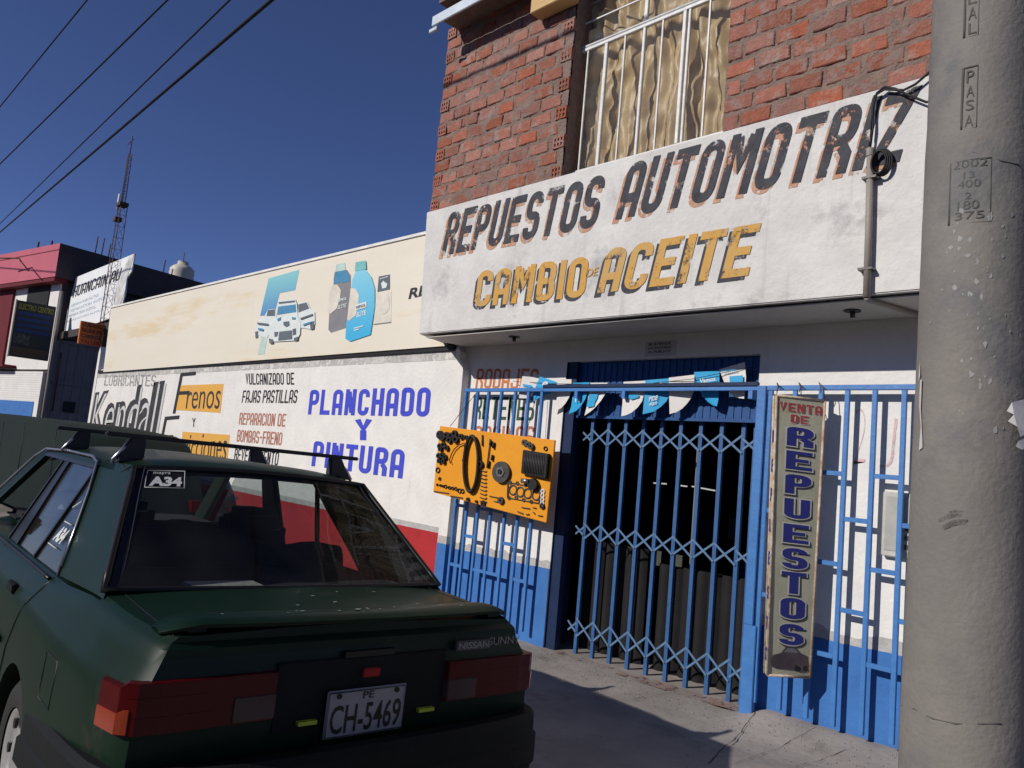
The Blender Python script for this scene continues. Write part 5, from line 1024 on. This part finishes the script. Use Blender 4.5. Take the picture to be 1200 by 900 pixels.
# band of black print inside rear window edge
mb = MB()
for s0, s1 in ((0,.045),(.955,1)): mb.grid(lambda s, t: CP(*rg(lerp(s0,s1,s), t)) - Vector((-.012,0,.008)), 2, 8)
mb.grid(lambda s, t: CP(*rg(s, t*.05))-Vector((-.012,0,.008)), 16, 1).build('window_border', ctrim, car, fixn=False)
for s in (-1, 1):
    # C pillar, curved into the rear window
    k_ = 8; vs = []; rear = [(1.17,1.44),(1.06,1.345),(.94,1.245),(.82,1.145),(.71,1.055),(.64,.985)]; frn = [(1.76,1.435),(1.66,1.31),(1.56,1.20),(1.47,1.10),(1.40,1.02),(1.355,.948)]
    def cf(i, j):
        x = i*5; a = int(min(x, 4)); t = x-a
        ru, rz = lerp(rear[a][0], rear[a+1][0], t), lerp(rear[a][1], rear[a+1][1], t); fu, fz = lerp(frn[a][0], frn[a+1][0], t), lerp(frn[a][1], frn[a+1][1], t)
        u, z = lerp(ru, fu, j), lerp(rz, fz, j); vv = gv(z) - .004; vr = lerp(.556,.738,i); b_ = max(0, 1-j*2.2)**2; vv = vv*(1-b_)+vr*b_
        return CP(u, s*vv, z)
    MB().grid(cf, 15, 8).build('rear_pillar', cpaint, car, fixn=False)
    MB().grid(lambda i, j: cf(i, j) - CP(0, s*.035, 0), 8, 4).build('pillar_lining', cint, car, fixn=False)
    side_poly([(3.10,1.435),(1.20,1.44),(1.30,1.402),(3.02,1.398)], s, 'roof_rail', cpaint, .05, -.004)
    side_poly([(2.94,1.43),(3.12,1.42),(4.02,.965),(3.80,.965)], s, 'windscreen_pillar', cpaint, .04, -.004)
    side_poly([(2.31,1.40),(2.46,1.40),(2.66,.935),(2.40,.935)], s, 'centre_pillar', ctrim, .03, -.006)
    side_poly([(1.715,1.405),(1.735,1.405),(1.945,.935),(1.915,.935)], s, 'window_divider', ctrim, .02, .002)
    side_poly([(1.69,1.40),(1.72,1.40),(1.38,.945),(1.355,.945)], s, 'window_seal', ctrim, .02, .003)
    side_poly([(1.70,1.41),(3.0,1.41),(3.02,1.39),(1.71,1.39)], s, 'window_seal', ctrim, .02, .003)
    side_poly([(2.30,1.40),(2.325,1.40),(2.415,.935),(2.385,.935)], s, 'window_seal', ctrim, .02, .003)
    side_poly([(2.455,1.40),(2.475,1.40),(2.685,.935),(2.655,.935)], s, 'window_seal', ctrim, .02, .003)
    for nm, q in (('rear_door_window', [(1.74,1.39),(2.30,1.39),(2.385,.94),(1.945,.94)]), ('quarter_window', [(1.71,1.39),(1.72,1.39),(1.915,.94),(1.38,.94)])):
        side_poly(q, s, nm, csglass, .004, -.008)
    if s > 0: side_poly([(2.475,1.39),(2.93,1.39),(3.70,.94),(2.685,.94)], s, 'front_door_window', csglass, .004, -.008)
    curve_part([(4.0,s*(gv(.97)+.012),.975),(3.6,s*(gv(1.17)+.012),1.175),(3.22,s*(gv(1.37)+.012),1.37),(3.0,s*(gv(1.425)+.012),1.43),(2.4,s*(gv(1.44)+.012),1.446),(1.85,s*(gv(1.44)+.012),1.444),(1.72,s*(gv(1.425)+.010),1.425),(1.60,s*(gv(1.30)+.008),1.29),(1.48,s*(gv(1.15)+.008),1.14),(1.375,s*(gv(1.0)+.008),.98)], .0075, 'drip_moulding', cchrome)
    mr_ = MB().box(3.36,3.44,-.09,.09,1.0,1.12).build('door_mirror', cplas, car, bevel=.015); mr_.location = (0, -s*.86, 0)
MB().grid(lambda s, t: CP(lerp(2.98,3.74,t)+.10*(1-abs(-1+2*s)**2)*t, (-1+2*s)*lerp(.55,.70,t), lerp(1.425,.965,t)), 16, 6).build('windscreen', cglass, car, fixn=False)
# stickers
mB = lambda s, t, o=.006: CP(*rg(s, t)) + Vector((-.6,0,.8))*o
def gtext(s, s0, s1, t0, t1, m, **k): return text3(s, mB(s0,t1), mB(s1,t1), mB(s0,t0), m, rgw, **k)
st0, st1, tt0, tt1 = .048,.182,.035,.195
MB().tube([mB(*p) for p in ((st0,tt0),(st1,tt0),(st1,tt1),(st0,tt1))], .0028, 4, close=True).build('sticker_edge', cwl, rgw)
MB().add([mB(*p, .002) for p in ((st0,tt0),(st1,tt0),(st1,tt1),(st0,tt1))], [(0,1,2,3)]).build('sticker', ctrim, rgw)
gtext('A34', st0+.012, st1-.010, tt0+.055, tt1-.015, cwl, bold=.05); gtext('mayra', st0+.022, st0+.082, tt0+.012, tt0+.040, cwl, bold=.0)
sq = lambda u, z: CP(u, -(gv(z)+.0005), z)
text3('A34', sq(1.765,1.045), sq(1.60,1.045), sq(1.72,1.115), cwl, car, bold=.05, lift=.0)
for a, b in (((1.80,1.025),(1.60,1.025)),((1.73,1.135),(1.575,1.135)),((1.73,1.20),(1.63,1.24))): MB().tube([sq(*a), sq(*b)], .003, 4).build('sticker_edge', cwl, car)
# interior
MB().box(.72,1.40,-.62,.62,.94,.985).build('parcel_shelf', cint, car)
rsb = MB().grid(lambda i, j: CP(1.42+.07*math.cos(j*math.pi), lerp(-.60,.60,i), .93+(.27-.09*(1/(1+math.exp(-(i-.5)*30))))*math.sin(j*math.pi)*(.94+.06*math.cos(i*22))), 16, 8).build('rear_seat', cint, car, fixn=False)
for v_ in (-.37, .37):
    fs_ = MB().obox(CP(2.12,v_,1.0), (.13,0,.02), (0,.46,0), (0.0,0,.30)).build('front_seat', cint, car, bevel=.05)
    MB().obox(CP(2.06,v_*.95,1.135), (.10,0,.01), (0,.33,0), (0,0,.17)).build('headrest', cint, fs_, bevel=.045)
MB().box(3.25,3.8,-.62,.62,.93,1.0).build('dashboard', cint, car, bevel=.03)
MB().tube([CP(3.12+.07*math.sin(a),-.37+.19*math.cos(a),1.0+.17*math.sin(a)) for a in [2*math.pi*k/24 for k in range(24)]], .014, 6, close=True).build('steering_wheel', ctrim, car)
MB().box(2.85,2.88,-.11,.11,1.31,1.36).build('mirror', ctrim, car, bevel=.01)
MB().obox(CP(.80,-.25,.995), (.14,.0,0), (.0,.30,0), (0,0,.02)).build('shelf_papers', mat('crumpled_paper', (.30,.30,.28), bump=.3), car, bevel=.006)
# roof rack
rackm = mat('grey_rack_steel', (.035,.035,.038), (.025,.025,.028), rough=.6, bump=.05)
for u in (1.415, 2.50):
    rk = MB().box(u-.018,u+.018,-.64,.64,1.554,1.574).build('roof_rack_bar', rackm, car, bevel=.006)
    for s in (-1, 1):
        MB().add([CP(u-.03,s*.590,1.455),CP(u+.03,s*.590,1.455),CP(u+.022,s*.535,1.556),CP(u-.022,s*.535,1.556),CP(u-.03,s*.47,1.462),CP(u+.03,s*.47,1.462),CP(u+.022,s*.47,1.556),CP(u-.022,s*.47,1.556)], [(0,1,2,3),(4,7,6,5),(0,4,5,1),(1,5,6,2),(2,6,7,3),(3,7,4,0)]).build('foot', rackm, rk, bevel=.006)
        MB().tube([CP(u,s*.52,1.54),CP(u-.02,s*.565,1.50),CP(u-.02,s*.600,1.452),CP(u-.02,s*.597,1.435)], .008, 6).build('clamp', cchrome, rk)
        MB().box(u-.05,u+.05,-.03,.03,1.446,1.462).build('rubber_pad', ctrim, rk).location = (0, -s*.55, 0)
# wheels
for u in (1.32, 3.86):
    for s in (-1, 1):
        wh = MB().tube([CP(u, s*.665,.22),CP(u, s*.68,.22),CP(u, s*.80,.22),CP(u, s*.818,.22)], [.285,.308,.308,.285], 40, cap=False)
        wh.grid(lambda i, j: CP(u+math.cos(i*2*math.pi)*lerp(.285,.20,j), s*(.818+.008*math.sin(j*3.1)), .22+math.sin(i*2*math.pi)*lerp(.285,.20,j)), 40, 3)
        wo = wh.build('wheel', cty, car)
        prf = [(.20,.80),(.195,.812),(.18,.790),(.14,.776),(.09,.80),(.045,.808),(.0,.81)]
        ri = MB().grid(lambda i, j: CP(u+math.cos(i*2*math.pi)*prf[int(round(j*6))][0], s*prf[int(round(j*6))][1], .22+math.sin(i*2*math.pi)*prf[int(round(j*6))][0]), 40, 6).build('rim', crim, wo, fixn=False)
        for k in range(8):
            a = 2*math.pi*k/8; MB().fan(CP(u+.155*math.cos(a), s*.795, .22+.155*math.sin(a)), .021, .012, (0,1,0), 10).build('rim_hole', ctrim, ri) if s < 0 and u < 2 else None
        MB().tube([CP(u, s*.50,.24), CP(u, s*.66,.24)], .30, 16).build('wheel_well', ctrim, car)
# paint chips on the boot lid
rc = random.Random(21); chips = MB()
for k in range(46):
    t = rc.gauss(.1, .30)
    if not -.66 < t < .62: continue
    u = rc.uniform(.085,.20) if rc.random() < .75 else rc.uniform(.2,.6); s_ = rc.uniform(.002,.0075)
    z = spf((t/.70+1)/2, 2/8).z+.0012 if u < .14 else interp(Tz,u)+.0115
    if u < .14: u = spf((t/.70+1)/2, 2/8).x+rc.uniform(-.02,.02); z += .001
    n_ = 6; chips.add([CP(u+s_*math.cos(6.28*i/n_)*rc.uniform(.5,1.2), t+s_*rc.uniform(.6,2.2)*math.sin(6.28*i/n_), z+.001) for i in range(n_)], [tuple(range(n_))])
o = chips.build('paint_chips', mat('bare_primer', (.30,.31,.30), bump=0), car); tag(o, kind='stuff')
# ------------------------------------------------------------------ dark green panel vehicle ahead
vp_ = mat('dull_green_paint', (.003,.012,.009), (.0025,.010,.008), rough=.8, scale=2, bump=.05, spec=.3)
van = thing('parked_van', 'dark green windowless panel van parked ahead of the green saloon', 'van')
van.location = (-11.1,3.4,0)
vpts = [(0.0,.12),(0.0,.38),(-.24,.72),(-.56,1.10),(-.95,1.47),(-1.3,1.585),(-3.2,1.665),(-9.4,1.72),(-9.8,1.60),(-10.3,1.15),(-11.0,1.0),(-11.15,.75),(-11.15,.15)]
vpts = [(a, b-.02) for a, b in vpts]
def vanring(y, ins, dz): return [(a*(1-ins*.02)-(.0 if a < -1 else ins*.05), y, min(b, b-dz if b > 1.2 else b)) for a, b in vpts]
mb = MB(); rgs = [vanring(0,0,.05), vanring(.10,0,.012), vanring(.5,0,0), vanring(1.0,0,0), vanring(1.4,0,.012), vanring(1.5,0,.05)]
rgs[0] = [(a, y+(.0 if b < 1.4 else .04), b+(.03 if b > 1.4 else 0)) for a, y, b in rgs[0]]
kk = len(vpts); vv_ = [p for r in rgs for p in r]; mb.add(vv_, [(i*kk+k,(i+1)*kk+k,(i+1)*kk+k+1,i*kk+k+1) for i in range(5) for k in range(kk-1)]+[(i*kk+kk-1,(i+1)*kk+kk-1,(i+1)*kk,i*kk) for i in range(5)], True)
mb.add(rgs[0], [tuple(range(kk))]).add(rgs[-1], [tuple(range(kk))[::-1]]); mb.build('body', vp_, van, sharp=30)
for x in (-2.4,-4.4,-6.0): MB().tube([(x,-.002,.3),(x,-.002,1.55)], .006, 4).build('panel_seam', ctrim, van)
for x in (-1.5,-9.6):
    for y in (.09, 1.41):
        w_ = MB().fan((x,y,.24), .33, .2, (0,1,0), 28).build('wheel', cty, van); MB().fan((x,y+(-.105 if y < 1 else .105),.24), .19, .02, (0,1,0), 20).build('rim', crim, w_)
for y in (.12,1.27): MB().box(-.2,-.05,y,y+.12,.50,.66).build('tail_lamp', cred, van)
MB().obox((-10.05,.75,1.38), (.5,0,.45), (0,1.2,0), (.01,0,-.012)).build('windscreen', ctrim, van)
